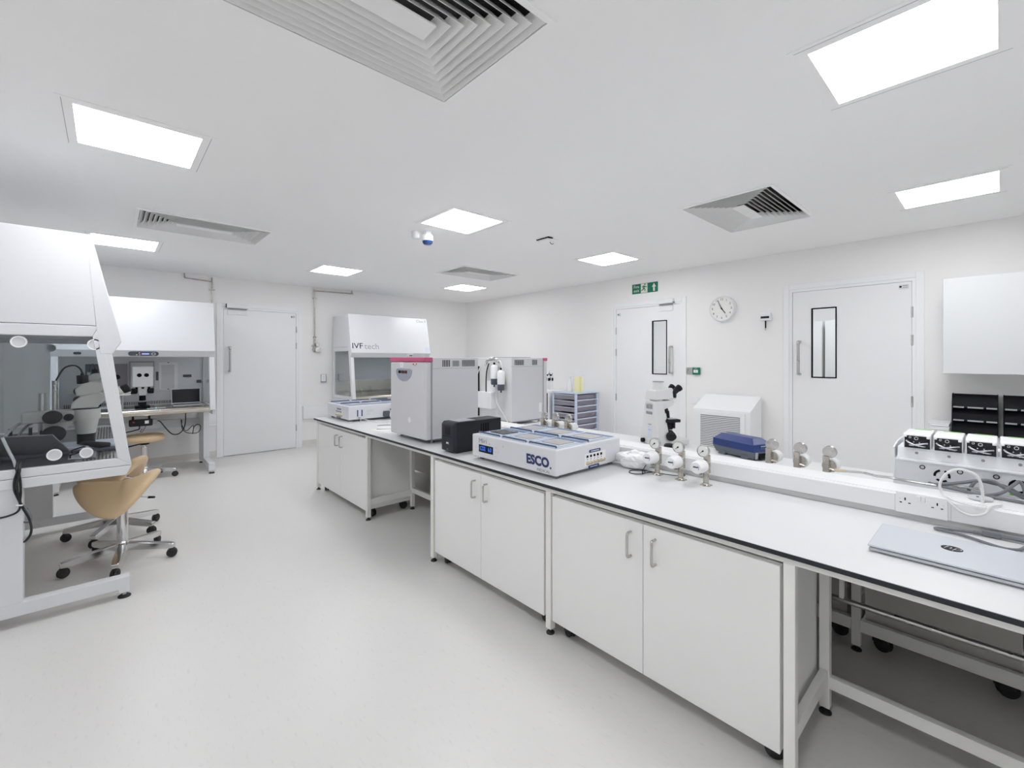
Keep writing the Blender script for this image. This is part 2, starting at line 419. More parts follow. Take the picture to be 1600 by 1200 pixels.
# smoke detector with its blue lens, and the white sensor plate
t = thing('smoke_detector', 'white ceiling detector with a round blue lens beside a ceiling light', 'detector', (2.10,3.50,CZ))
part('base', MB().lathe([(.045,0),(.045,-.012),(.042,-.02),(.040,-.05),(.034,-.062),(0,-.062)], (2.055,3.545,CZ)), 'white', t)
part('sounder_body', MB().lathe([(.034,0),(.034,-.03),(.05,-.036),(.05,-.085),(.046,-.088),(0,-.088)], (2.125,3.47,CZ)), 'white', t)
part('lens', MB().lathe([(.047,0),(.044,-.016),(.03,-.03),(0,-.032)], (2.125,3.47,CZ-.088)), 'bluelens', t)
part('air_slots', MB()._ring((2.055,3.545,CZ-.026), (0,0,1), .0385, .0415, .005, 24), 'greyp', t)
t = thing('ceiling_sensor', 'small white ceiling plate with dark edge and tiny hook', 'sensor', (3.12,2.93,CZ))
part('plate', MB().box(3.05,3.20,2.86,2.99,CZ-.022,CZ-.004,.004), 'ceil', t)
part('dark_edge', MB().tube([(3.045,3.0,CZ-.006),(3.045,2.85,CZ-.006)], .005, 6, 1).tube([(3.045,2.85,CZ-.006),(3.10,2.843,CZ-.006)], .007, 6, 1), 'black', t)
part('hook', MB().tube([(3.14,2.915,CZ-.02),(3.14,2.905,CZ-.035),(3.15,2.895,CZ-.045),(3.16,2.885,CZ-.038)], .003, 6, 4), 'black', t)

# ------------------------------------------------------------------ things on the walls
WBk = lambda u, z, o=.001: fr((u, YB-o, z), (1,0,0), (0,0,1))
WRt = lambda u, z, o=.001: fr((XR-o, u, z), (0,-1,0), (0,0,1))
t = thing('fire_exit_sign', 'green and white fire exit sign above the glazed door', 'sign', (XR,3.257,2.34))
a0, a1, z0, z1 = 3.0625,3.452,2.273,2.406
part('board', MB().box(XR-.004,XR-.0005,a0,a1,z0,z1), 'green', t)
part('pictogram_panel', MB().box(XR-.005,XR-.003,3.215,3.315,z0+.004,z1-.004), 'cream', t)
F = lambda u, z: WRt(u, z, .0055)
text('Fire', .056, 'cream', t, F(3.385,2.367)); text('exit', .056, 'cream', t, F(3.385,2.313))
def flat(pts, m, name, par, Fm, th=.0012):
    mb = MB().prism(pts,'z',0,th); mb.xf(Fm); return part(name, mb, m, par)
mb = MB().prism([(-.022,0),(0,.045),(.022,0),(.009,0),(.009,-.05),(-.009,-.05),(-.009,0)],'z',0,.0012)
mb.xf(fr((XR-.0045,3.118,2.342),(0,-1,0),(0,0,1)) @ Matrix.Diagonal((1.35,1.1,1,1))); part('arrow', mb, 'cream', t)
mb = MB()
def limb(a, b, w0, w1):
    a, b = Vector(a), Vector(b); d = (b-a).normalized(); n = Vector((-d.y,d.x))
    mb.prism([tuple(a+n*w0),tuple(a-n*w0),tuple(b-n*w1),tuple(b+n*w1)],'z',0,.001)
limb((.004,.026),(-.008,-.008),.011,.010); limb((-.006,-.006),(.014,-.022),.008,.006); limb((.014,-.020),(.010,-.048),.006,.005)
limb((-.008,-.008),(-.022,-.030),.008,.006); limb((-.022,-.028),(-.044,-.034),.006,.005); limb((.004,.024),(-.022,.022),.006,.005); limb((-.022,.022),(-.030,.002),.005,.004)
limb((.006,.024),(.024,.006),.006,.005); limb((.024,.006),(.042,.014),.005,.004)
mb.prism([(.012+.010*math.cos(i*PI/6),.045+.010*math.sin(i*PI/6)) for i in range(12)],'z',0,.001)
mb.xf(F(3.265,2.345)); part('running_figure', mb, 'green', t)

cy, cz, R = 2.217, 1.969, .151
t = thing('wall_clock', 'round white wall clock with black numerals and hands', 'clock', (XR,cy,cz))
part('case', MB().lathe([(R,0),(R,.036),(R-.006,.046),(R-.014,.048),(R-.018,.040),(0,.040)], (XR,cy,cz), (-1,0,0), 40), 'white', t)
part('dial', MB().lathe([(R-.018,0),(R-.018,.002),(0,.002)], (XR-.0395,cy,cz), (-1,0,0), 40), 'paper', t)
for h in range(1,13):
    a = h*PI/6; rr = R-.042
    text(str(h), .036, 'dark', t, WRt(cy-rr*math.sin(a), cz+rr*math.cos(a), .0418), 'numeral')
def hand(name, ang, ln, w):
    mb = MB().prism([(-w,-.016),(w,-.016),(w*.6,ln),(-w*.6,ln)],'z',0,.002)
    mb.xf(fr((XR-.044,cy,cz),(0,-1,0),(0,0,1)) @ Matrix.Rotation(-ang,4,'Z')); part(name, mb, 'black', t)
hand('minute_hand', math.radians(336), .105, .0042); hand('hour_hand', math.radians(143), .072, .0055)
part('hand_boss', MB().lathe([(.008,0),(.008,.006),(0,.006)], (XR-.0425,cy,cz), (-1,0,0), 16), 'black', t)

t = thing('door_release_point', 'small green emergency door release beside the glazed door', 'door release', (XR,2.535,1.225))
part('body', MB().box(XR-.03,XR,2.49,2.58,1.18,1.27,.006), 'green', t)
part('press_window', MB().box(XR-.032,XR-.029,2.507,2.563,1.205,1.242,.003), 'paper', t)
part('press_mark', MB().box(XR-.0335,XR-.031,2.53,2.54,1.219,1.228), 'greyp', t)
text('PUSH', .014, 'cream', t, WRt(2.535,1.258,.0305))
t = thing('exit_button_plate', 'square steel exit button plate left of the green release', 'switch', (XR,2.63,1.225))
part('plate', MB().box(XR-.008,XR,2.588,2.672,1.18,1.27,.002), 'steel', t)
part('button', MB().lathe([(.008,0),(.008,.004),(0,.005)], (XR-.008,2.63,1.237), (-1,0,0), 16), 'steel', t)
part('screws', MB().lathe([(.003,0),(.003,.001),(0,.001)], (XR-.008,2.63,1.26), (-1,0,0), 10).lathe([(.003,0),(.003,.001),(0,.001)], (XR-.008,2.63,1.19), (-1,0,0), 10), 'greyp', t)
t = thing('humidity_sensor', 'small white wall sensor with hanging black probe between the doors', 'sensor', (XR,1.748,1.836))
part('housing', MB().box(XR-.04,XR,1.692,1.808,1.797,1.882,.012), 'white', t)
part('display', MB().box(XR-.043,XR-.039,1.708,1.794,1.822,1.846,.003), 'dark', t)
part('display_ledge', MB().box(XR-.05,XR-.04,1.708,1.794,1.846,1.852,.002), 'plast', t)
part('probe', MB().cyl((XR-.022,1.75,1.80),(XR-.022,1.75,1.715), .007), 'black', t)
part('probe_tip', MB().cyl((XR-.022,1.75,1.715),(XR-.022,1.75,1.69), .006), 'steel', t)

# gas pipes
t = thing('gas_pipe', 'thin steel gas pipe above the white cabinet, dropping beside the left door', 'pipe', (1.058,YB,2.3))
part('pipe_run', MB().tube([(.75,YB-.02,CZ),(.75,YB-.02,2.48),(.755,YB-.02,2.465),(.775,YB-.02,2.458),(1.035,YB-.02,2.442),(1.053,YB-.02,2.437),(1.058,YB-.02,2.42),(1.058,YB-.02,1.35)], .008, 10, 4), 'nickel', t)
part('clip', MB().box(1.02,1.09,YB-.035,YB,2.325,2.338,.002), 'steel', t)
t = thing('gas_pipe', 'thin steel gas pipe with regulator right of the left door', 'pipe', (2.421,YB,2.3))
part('pipe_run', MB().tube([(3.022,YB-.02,CZ),(3.022,YB-.02,2.49),(3.018,YB-.02,2.475),(3.0,YB-.02,2.470),(2.45,YB-.02,2.458),(2.428,YB-.02,2.452),(2.421,YB-.02,2.435),(2.421,YB-.02,1.72)], .009, 10, 4), 'nickel', t)
part('clip', MB().box(2.39,2.455,YB-.035,YB,2.33,2.343,.002), 'steel', t)
mb = MB().cyl((2.421,YB-.02,1.74),(2.421,YB-.02,1.56), .013).cyl((2.395,YB-.02,1.72),(2.447,YB-.02,1.72), .008).box(2.40,2.442,YB-.04,YB-.005,1.50,1.575,.006).cyl((2.39,YB-.02,1.535),(2.42,YB-.02,1.49), .012).cyl((2.40,YB-.02,1.60),(2.37,YB-.02,1.58), .009)
part('regulator_body', mb, 'nickel', t)
part('regulator_knob', MB().lathe([(.036,0),(.036,.05),(.030,.058),(0,.058)], (2.45,YB-.04,1.525), (.5,-.85,0), 20), 'plast', t)
gg = part('pressure_gauge', MB().lathe([(.03,0),(.03,.02),(.027,.023),(0,.021)], (2.455,YB-.03,1.605), (0,-1,0), 24), 'nickel', t)
part('dial', MB().lathe([(.025,0),(.025,.001),(0,.001)], (2.455,YB-.0525,1.605), (0,-1,0), 24), 'paper', gg)
t = thing('wall_socket', 'small square socket box on the back wall below the gas regulator', 'socket', (2.56,YB,1.066))
part('backbox', MB().box(2.522,2.60,YB-.035,YB,1.005,1.13,.004), 'greyp', t)
part('faceplate', MB().box(2.518,2.588,YB-.045,YB-.033,1.015,1.125,.006), 'white', t)
part('marks', MB().box(2.549,2.557,YB-.046,YB-.044,1.085,1.097).box(2.549,2.557,YB-.046,YB-.044,1.05,1.06), 'greyp', t)

# white louvred cabinet against the right wall
t = thing('louvred_cabinet', 'white louvred cabinet with sloping top against the right wall', 'cabinet', (5.22,2.10,0))
y0, y1 = 1.79, 2.415
part('casing', MB().prism([(5.045,0),(XR-.024,0),(XR-.024,.955),(5.045,.805)],'y',y0,y1,.004), 'plast', t)
part('front_panel', MB().box(5.033,5.046,y0+.05,y1-.04,.12,.785,.003), 'plast', t)
mb = MB()
for k in range(22):
    z = .735-.0195*k; mb.prism([(5.036,z),(5.028,z-.012),(5.031,z-.0135),(5.039,z-.002)],'y',1.892,2.318)
part('grille_slats', mb, 'white', t)
part('grille_shadow_gap', MB().box(5.031,5.0345,1.89,2.32,.305,.742), 'greyp', t)
t = thing('wall_socket', 'white wall socket low on the wall left of the louvred cabinet', 'socket', (XR,2.52,.86))
part('faceplate', MB().box(XR-.012,XR,2.45,2.596,.82,.906,.004), 'plast', t)
part('pin_holes', MB().box(XR-.0125,XR-.0118,2.478,2.486,.86,.864).box(XR-.0125,XR-.0118,2.50,2.506,.872,.880).box(XR-.0125,XR-.0118,2.515,2.523,.86,.864), 'greyp', t)

# wall cupboard, wall bench and what stands on it
t = thing('wall_cupboard', 'white wall cupboard high on the right wall', 'cupboard', (5.24,-.2,1.257))
part('carcass', MB().box(5.10,XR,-.72,.318,1.257,2.026), 'cupboard', t)
part('door', MB().box(5.08,5.099,-.198,.32,1.255,2.028,.002), 'cupboard', t)
part('door', MB().box(5.08,5.099,-.72,-.202,1.255,2.028,.002), 'cupboard', t)
t = thing('wall_bench', 'pale side bench along the right wall under the cupboard', 'bench', (5.1,-.4,0))
part('bench_top', MB().box(4.80,XR,-1.1,.44,.73,.75,.002), 'top', t)
part('cabinet_body', MB().box(4.86,XR-.004,-1.08,.42,.08,.729), 'cab', t)
part('plinth', MB().box(4.90,XR-.03,-1.06,.40,0,.079), 'greyp', t)
def organiser(label, y0):
    t = thing('literature_rack', label, 'rack', (5.25,y0-.13,.751), group='black desk racks on the wall bench')
    y1 = y0-.262
    for ya in (y0-.006, y1):
        part('side_panel', MB().prism([(5.18,.751),(5.345,.751),(5.345,1.085),(5.25,1.085),(5.20,1.02)],'y',ya,ya+.006), 'black', t)
    part('back_panel', MB().box(5.336,5.345,y1+.006,y0-.006,.755,1.08), 'black', t)
    for k in range(3):
        z = .76+.108*k
        part('shelf', MB().prism([(5.19,z),(5.335,z+.0),(5.335,z+.006),(5.196,z+.006),(5.24,z+.1),(5.234,z+.1)],'y',y1+.006,y0-.006), 'black', t)
        if k:
            mb = MB()
            for a, b in ((.004,.066),(.086,.176),(.192,.25)): mb.box(5.184,5.1885,y1+.006+.25-b,y1+.006+.25-a,z-.004,z+.008)
            part('label_strip', mb, 'greyd', t)
organiser('black tiered rack on the right, left one of the pair under the cupboard', .276)
organiser('black tiered rack cut off by the right edge of the photo', -.012)
t = thing('tray_stack', 'low stack of clear white trays beside the black racks', 'tray', (5.24,.35,.751))
for k in range(3):
    z = .751+.031*k
    part('tray', MB().box(5.12,5.36,.288,.41,z,z+.026,.004).box(5.115,5.365,.284,.414,z+.022,z+.028,.002), 'plast', t)

# ------------------------------------------------------------------ the corridor behind the glazed doors
for x, y, l in ((6.5,3.3,'ceiling light of the corridor behind the fire exit door'), (6.5,1.1,'ceiling light of the corridor behind the big right door'), (6.5,5.6,'ceiling light at the far end of the corridor')):
    light(l, x, y, 'corridor ceiling lights')
def locker(label, x0, y0, y1, z1):
    t = thing('corridor_cupboard', label, 'cupboard', ((x0+7.69)/2,(y0+y1)/2,0))
    part('carcass', MB().box(x0+.02,7.69,y0,y1,0,z1), 'cab', t)
    part('door', MB().box(x0,x0+.018,y0+.003,y1-.003,.06,z1-.003,.002), 'cab', t)
locker('tall pale cupboard seen in the right door window, right part', 7.05, .75, 1.575, 1.885)
locker('tall pale cupboard seen in the right door window, left part', 7.09, 1.615, 2.3, 1.885)
locker('low pale cupboard seen through the fire exit door window', 6.9, 3.75, 4.25, 1.22)
# ------------------------------------------------------------------ laminar flow hoods (local: front towards -y, x centred)
def foot(mb_par, x, y, r=.026, h=.028, mname='levelling_foot', z=0):
    mb = MB().lathe([(r,0),(r,.006),(r*.75,.012),(r*.35,.016),(0,.016)], (x,y,z), n=18)
    f = part(mname, mb, 'rubber', mb_par) if root(mb_par) is mb_par else None
    return f
def hood(label, W, D, loc, rz=0, ports=False, group='white laminar flow hoods'):
    t = thing('laminar_flow_hood', label, 'laminar flow hood', loc, rz, group, local=True)
    w = W/2
    part('canopy', MB().prism([(.186,2.058),(.151,1.557),(D,1.557),(D,2.058)],'x',-w,w,.003), 'hood', t)
    part('front_cover', MB().prism([(.170,2.06),(.045,1.47),(.083,1.40),(.135,1.40),(.150,1.557),(.185,2.0),(.185,2.06)],'x',-w-.001,w+.001,.004), 'hood', t)
    part('filter_grille', MB().box(-w+.03,w-.03,.16,D-.05,1.53,1.556), 'lip', t)
    O = [(.0,.762),(.138,1.555),(D,1.555),(D,.762)]; I = [(.062,.808),(.166,1.495),(D-.06,1.495),(D-.06,.808)]
    for s in (-1,1):
        a, b = (-w,-w+.03) if s < 0 else (w-.03,w)
        mb = MB()
        for k in range(4): mb.prism([O[k],O[(k+1)%4],I[(k+1)%4],I[k]],'x',a,b,.004)
        sp = part('side_panel', mb, 'hood', t)
        part('side_window', MB().prism(I,'x',(a+b)/2-.003,(a+b)/2+.003), 'hoodglass', sp)
        if ports:
            xo = -w+.008 if s < 0 else w-.008
            for (y,z,r) in ((.44,1.46,.030),(.158,1.452,.030),(.313,.863,.030),(.190,.857,.028)):
                mb = MB()._ring((xo-.008 if s<0 else xo-.004,y,z),(1,0,0),r-.006,r,.012,28); part('port_ring', mb, 'plast', sp)
                part('port_cap', MB().lathe([(r-.006,0),(r-.006,.004),(0,.004)],(xo-.004,y,z),(1,0,0),24), 'lip', sp)
        part('base_rail', MB().prism([(-.0,.760),(.024,.709),(D,.709),(D,.760)],'x',a-.004*(s<0),b+.004*(s>0),.003), 'hood', t)
        c, d = (-w+.001,-w+.055) if s < 0 else (w-.055,w-.001)
        part('front_post', MB().prism([(.003,.762),(.045,.762),(.125,1.41),(.085,1.41)],'x',c,d,.004), 'hood', t)
        lx0, lx1 = (-w+.004,-w+.066) if s < 0 else (w-.066,w-.004)
        leg = part('leg', MB().box(lx0,lx1,.425,D,.1215,.71,.003), 'hood', t)
        mb = MB().prism([(.008,.122),(.008,.034),(.055,.034),(.055,.060),(D-.05,.060),(D-.05,.034),(D,.034),(D,.122)],'x',lx0,lx1,.003)
        part('foot_bar', mb, 'hood', t)
        for y in (.032, D-.025):
            m = (lx0+lx1)/2
            fo = part('levelling_foot', MB().lathe([(.030,0),(.030,.006),(.022,.012),(0,.013)],(m,y,0)), 'rubber', t)
            part('foot_stem', MB().cyl((m,y,.008),(m,y,.036),.010), 'steel', fo)
    part('cross_beam', MB().box(-w+.066,w-.066,D-.06,D-.01,.50,.60,.003), 'hood', t)
    part('back_panel', MB().box(-w+.03,w-.03,D-.035,D-.015,.76,1.556), 'hood', t)
    part('steel_backsplash', MB().box(-w+.031,w-.031,D-.0365,D-.034,.80,1.03), 'tray', t) if not ports and loc[0] > 2 else None
    mb = MB().box(-w+.031,w-.031,.036,D-.036,.742,.80)
    tray = part('work_surface', mb, 'tray', t)
    mb = MB().prism([(.036+.034*math.cos(a),.776+.036*math.sin(a)) for a in [PI/2+PI*i/10 for i in range(11)]],'x',-w+.056,w-.056)
    part('front_lip', mb, 'tray', t)
    if ports: part('perforated_insert', MB().box(-w+.06,w-.06,.24,D-.12,.7995,.8008), 'mesh', tray)
    mb = MB()
    for k in range(9):
        y = .075+.016*k; x = -w+.06
        while x < w-.08: mb.box(x,x+.10,y,y+.006,.7995,.8012); x += .112
    part('front_slots', mb, 'dark', tray)
    mb = MB(); x = -w+.06
    while x < w-.07: mb.box(x,x+.007,D-.0365,D-.0345,.81,.85); x += .016
    part('rear_slots', mb, 'dark', t)
    return t
H1 = hood('large white laminar flow hood at the left edge, side window towards the camera', 1.73, .80, (.10,4.239,0), PI/2, True)
H2 = hood('white laminar flow hood on the back wall left of the left door', 1.39, .815, (.26,6.36,0))
H3 = hood('white laminar flow hood with dark lettering, behind the nearest grey incubator', 1.362, .785, (3.361,6.465,0))
# details of the hoods
def cov(x, z, o=.0012):                            # frame on the sloping front cover
    ly = .045+(z-1.47)*(.125/.59); n = Vector((0,-.59,.125)).normalized()
    return fr(Vector((x,ly,z))+n*o, (1,0,0), (0,.125,.59))
def cham(x, k=.5, o=.001):
    n = Vector((0,-.07,-.038)).normalized()
    return fr(Vector((x,.083-.038*k,1.40+.07*k))+n*o, (1,0,0), (0,-.038,.07))
text('IVF', .122, 'black', H3, cov(-.580,1.570), align='CENTER', sx=1.1)
text('tech', .128, 'greyd', H3, cov(-.352,1.567), align='CENTER', sx=1.08)
text('Class II', .062, 'greyp', H3, cov(.565,2.012), align='CENTER', sx=1.0)
def slab(w, h, th, F, r=0): 
    if r:
        pts = []
        for cx, cy, a0 in ((w/2-r,h/2-r,0),(-w/2+r,h/2-r,PI/2),(-w/2+r,-h/2+r,PI),(w/2-r,-h/2+r,3*PI/2)):
            pts += [(cx+r*math.cos(a0+i*PI/12), cy+r*math.sin(a0+i*PI/12)) for i in range(7)]
    else: pts = [(-w/2,-h/2),(w/2,-h/2),(w/2,h/2),(-w/2,h/2)]
    return MB().prism(pts,'z',0,th).xf(F)
cp = part('control_panel', slab(.115,.05,.006,cham(.30,.55),.006), 'plast', H3)
part('display', slab(.05,.016,.008,cham(.318,.5)), 'dark', cp)
part('sticker', slab(.06,.07,.002,cov(.635,1.53)), 'lidw', H3)
part('sticker', slab(.075,.055,.002,cham(.63,.5)), 'lip', H3)
part('sash', MB().prism([(.100,1.405),(.106,1.405),(.036,.815),(.030,.815)],'x',-.626,.626), 'hoodglass', H3)
cp = part('control_panel', slab(.262,.052,.006,cham(.03,.5),.0255), 'slate', H2)
part('display', slab(.062,.014,.008,cham(.045,.5)), 'lcdw', cp)
mb = MB()
for k,(mm,dx,dk) in enumerate((('cableg',-.055,.3),('green',-.04,.68),('yellow',-.03,.35),('navy',-.018,.72),('paper',-.008,.65),('red',.002,.7),('lidw',-.005,.35))):
    part('button', slab(.013,.011,.0085,cham(dx-.0,dk),.005), mm, cp)
part('dial_ring', MB()._ring((0,0,0),(0,0,1),.011,.016,.008,24).xf(cham(.115,.5) @ Matrix.Diagonal((1.25,1,1,1))), 'lip', cp)
part('badge', slab(.06,.028,.004,cham(-.50,.5),.0135), 'dark', H2)
# fittings on the back panel of the middle hood
by = .779; B = lambda x0,x1,z0,z1,o0=0,o1=.006,b=0: MB().box(x0,x1,by-o1,by-o0,z0,z1,b)
part('tinted_panel', B(-.455,-.09,1.05,1.315), 'smoke', H2); part('tinted_panel', B(-.46,-.30,.98,1.315,.001,.008), 'slate', H2)
mf = part('monitor_frame', B(-.075,.165,.975,1.345,.0,.02,.003), 'greyd', H2)
part('monitor_screen', MB().box(-.060,.150,by-.022,by-.0195,.99,1.33), 'lip', mf)
df = part('document_holder', B(.21,.40,.985,1.335,.0,.006,.002), 'plast', H2)
mb = MB().box(.235,.365,by-.008,by-.0055,1.0,1.30); part('document_sheet', mb, 'lip', df)
part('clips', MB().box(.295,.31,by-.012,by-.005,1.325,1.333).box(.295,.31,by-.012,by-.005,.988,.996), 'black', df)
part('wall_slot', B(.455,.545,1.14,1.172), 'slate', H2); part('tap_plate', B(.180,.205,1.105,1.215), 'slate', H2); part('power_outlet', B(.60,.65,1.06,1.10,0,.02,.003), 'slate', H2)
part('back_plate', B(-.09,.64,.955,.975), 'lip', H2)

# ------------------------------------------------------------------ saddle stools
def stool_base(t, phase, zt):
    hub = part('hub', MB().lathe([(.034,.075),(.042,.085),(.042,.125),(.032,.145),(0,.146)]), 'chrome', t)
    for k in range(5):
        a = phase+k*2*PI/5; Rz = Matrix.Rotation(a,4,'Z')
        mb = MB().prism([(.03,.080),(.27,.064),(.298,.064),(.304,.074),(.300,.096),(.26,.101),(.03,.134)],'y',-.020,.020,.010,3).xf(Rz)
        part('base_arm', mb, 'chrome', t)
        mb = MB(); th = PI/2+.6*math.sin(3*k+1)
        for s in (-1,1):
            mb.lathe([(.014,0),(.028,.002),(.031,.009),(.028,.016),(.014,.018)],(.285,0,.0312),(s*math.cos(th),s*math.sin(th),0),20)
        mb.box(.268,.302,-.010,.010,.028,.064,.004); mb.ball((.285,0,.044),.023,(1,1,.9),12,8)
        part('castor', mb.xf(Rz), 'rubber', t)
    part('column', MB().lathe([(.030,.14),(.030,.36),(.027,.372),(.016,.374),(.016,zt),(0,zt)]), 'chrome', t)
def saddle_mesh(z0):
    mb = MB(); nr, na = 12, 40
    def S(r, a):
        c_ = math.cos(a); X = (.205 if c_ > 0 else .245)*r*c_; fx = max(0, X/.205); bx = max(0, -X/.245)
        Y = .195*r*math.sin(a)*(1-.30*fx**1.5)
        return Vector((X, Y, z0+.088*fx**1.6+.034*bx**2-.165*(1-.20*fx)*(abs(Y)/.195)**1.7))
    def N(r, a):
        e = 1e-3; p = S(r,a); u = S(r+e,a)-p; v = S(r,a+e)-p
        n = u.cross(v); return n.normalized() if n.length > 1e-12 else Vector((0,0,1))
    rings = {}
    for top in (1,-1):
        c = mb.bm.verts.new(S(0,0)+Vector((0,0,top*.036-.036))); R_ = []
        for i in range(1,nr+1):
            r = min(1, math.sin(i/nr*PI/2)); h = .037*math.sqrt(max(0,1-r**5))
            R_.append([mb.bm.verts.new(S(r,2*PI*k/na)+N(max(r,.02),2*PI*k/na)*(top*h)-Vector((0,0,.036))) for k in range(na)] if i < nr or top == 1 else rings[1][-1])
        rings[top] = R_
        for k in range(na):
            f = mb.bm.faces.new((c,R_[0][k],R_[0][(k+1)%na])); f.smooth = True
            for P, Q in zip(R_,R_[1:]):
                f = mb.bm.faces.new((P[k],Q[k],Q[(k+1)%na],P[(k+1)%na])); f.smooth = True
    return mb
S1 = thing('saddle_stool', 'tan saddle stool nearest the camera, in front of the large left hood', 'stool', (.07,4.0,0), math.radians(-12), 'tan stools at the hoods')
part('seat', saddle_mesh(.548), 'tan', S1)
part('seat_plate', MB().box(-.06,.06,-.045,.045,.440,.468,.004), 'black', S1)
part('height_lever', MB().tube([(.02,.03,.44),(.07,.11,.40),(.115,.165,.375)],.005,8,4), 'chrome', S1)
part('lever_grip', MB().tube([(.11,.158,.377),(.14,.20,.362)],.008,8,1), 'black', S1)
stool_base(S1, math.radians(58), .456)
for o in list(S1.children):
    if o.name.startswith('seat') and o.data.polygons and len(o.data.polygons) > 100:
        sm = o.modifiers.new('smooth','SUBSURF'); sm.levels = 1; sm.render_levels = 1
dup(S1, (.045,4.68,0), math.radians(-30), 'tan saddle stool behind the nearest one, partly hidden by the hood corner')
S3 = thing('round_stool', 'tan stool with flat padded seat under the hood by the left door', 'stool', (.305,6.60,0), math.radians(1), 'tan stools at the hoods')
part('seat', MB().lathe([(0,.425),(.10,.424),(.165,.432),(.185,.452),(.188,.475),(.180,.495),(.155,.508),(.08,.512),(0,.513)],n=36), 'tan', S3)
part('seat_plate', MB().lathe([(.04,.395),(.05,.405),(.05,.425),(0,.426)]), 'black', S3)
part('height_lever', MB().tube([(-.03,-.02,.41),(-.11,-.06,.40),(-.16,-.08,.395)],.007,8,3), 'black', S3)
stool_base(S3, math.radians(-18), .40)

# ------------------------------------------------------------------ inside the left hood
def stereo(label, loc, rz):
    t = thing('stereo_microscope', label, 'microscope', loc, rz, 'stereo microscopes in the hoods', local=True)
    part('stand_plate', MB().box(-.27,.14,-.12,.12,0,.018,.004), 'slate', t)
    part('column', MB().cyl((-.112,.062,.018),(-.112,.062,.385),.0125), 'steel', t)
    part('focus_arm', MB().box(-.22,-.03,-.035,.075,.165,.225,.008), 'scope', t)
    part('focus_arm_brace', MB().prism([(-.15,.165),(-.04,.165),(-.06,.145),(-.11,.06),(-.15,.06)],'y',-.03,.03,.004), 'scope', t)
    for (x,z,r,l) in ((-.115,.195,.034,.03),(-.06,.19,.018,.03),(-.11,.105,.042,.028)):
        part('focus_knob', MB().lathe([(r*.6,0),(r,.004),(r,l),(r-.004,l+.003),(0,l+.003)],(x,-.033,z),(0,-1,0),24), 'blackm', t)
    part('objective', MB().lathe([(.030,.03),(.034,.034),(.034,.092),(.028,.096),(0,.096)]), 'black', t)
    part('zoom_body', MB().lathe([(.036,.09),(.047,.165),(.047,.172),(0,.172)]), 'scope', t)
    part('body_ring', MB().lathe([(.052,.170),(.054,.178),(.054,.222),(.050,.228),(0,.228)]), 'scope', t)
    part('joint_band', MB().lathe([(.0505,.226),(.0505,.233),(0,.233)]), 'black', t)
    part('binocular_head', MB().prism([(-.056,.233),(.044,.233),(.052,.262),(.078,.272),(.062,.312),(.02,.316),(-.018,.300),(-.052,.262)],'y',-.048,.048,.007,3), 'scope', t)
    for s in (-1,1):
        part('eyepiece_tube', MB().cyl((.055,s*.032,.285),(.135,s*.032,.325),.021), 'scope', t)
        part('eyecup', MB().lathe([(.019,0),(.022,.004),(.024,.03),(.019,.034),(0,.030)],(.135,s*.032,.325),(.9,0,.45),20), 'blackm', t)
    part('camera_port', MB().prism([(-.034,.30),(.045,.310),(.072,.345),(.060,.372),(.02,.378),(-.015,.368),(-.040,.338)],'y',-.040,.040,.006,3), 'scope', t)
    part('camera', MB().cyl((-.012,0,.368),(-.014,0,.415),.022).cyl((-.014,0,.413),(-.014,0,.425),.007), 'black', t)
    part('transmitted_light_base', MB().box(-.10,.14,-.10,.10,.018,.034,.003), 'lidw', t)
    return t
st = stereo('grey stereo microscope behind the glass of the large left hood', (-.105,3.90,.801), 0); st.scale = (1.26,1.26,1.13)
part('camera_cable', MB().tube([(-.013,0,.424),(-.022,.0,.452),(-.045,.02,.470),(-.08,.045,.455),(-.105,.06,.40),(-.11,.062,.38)],.004,8,5), 'cable', st)
dup(st, (-.10,6.84,.801), math.radians(-35), 'second stereo microscope, in the hood beside the left door, half hidden').scale = (1.2,1.2,1.1)
t = thing('steel_cylinder', 'upright brushed steel tube standing behind the microscope in the left hood', 'cylinder', (-.30,3.95,.801))
part('tube', MB().lathe([(.0185,0),(.0185,.36),(.016,.362),(.016,.34),(0,.34)],(-.30,3.95,.801)), 'steel', t)
part('foot_ring', MB().lathe([(.055,0),(.055,.008),(.03,.014),(0,.014)],(-.30,3.95,.8005)), 'black', t)
t = thing('glass_beaker', 'clear glass beaker on the steel surface at the far left of the left hood', 'beaker', (-.42,4.25,.801))
part('beaker', MB().lathe([(0,0),(.05,0),(.052,.004),(.052,.12),(.055,.124)],(-.42,4.25,.801)), 'clear', t)
def laptop(name, label, loc, rz, w, d, ang, screen, lidm, group=None):
    t = thing(name, label, 'laptop', loc, rz, group, local=True)      # hinge along x at y=0, base towards -y, screen faces -y
    part('base', MB().box(-w/2,w/2,-d,0,0,.014,.004), lidm, t)
    part('keyboard', MB().box(-w/2+.02,w/2-.02,-d+.10,-.03,.0138,.0152), 'black', t)
    R_ = Matrix.Translation((0,.004,.012)) @ Matrix.Rotation(ang,4,'X')
    ld = part('lid', MB().box(-w/2,w/2,-.003,.005,0,d-.01,.003).xf(R_), lidm, t)
    part('screen', MB().box(-w/2+.008,w/2-.008,-.0042,-.0028,.012,d-.018).xf(R_), screen, ld)
    return t
laptop('laptop', 'open grey laptop seen from behind through the side window of the left hood', (-.36,3.845,.801), PI-math.radians(21), .42, .24, -.95, 'displ', 'greyp')
t = thing('slide_tray', 'shiny steel slide tray with black wire handle on the left hood work surface', 'tray', (-.10,3.62,.801))
part('plate', MB().box(-.17,-.055,3.52,3.72,.8015,.812,.002), 'silver', t)
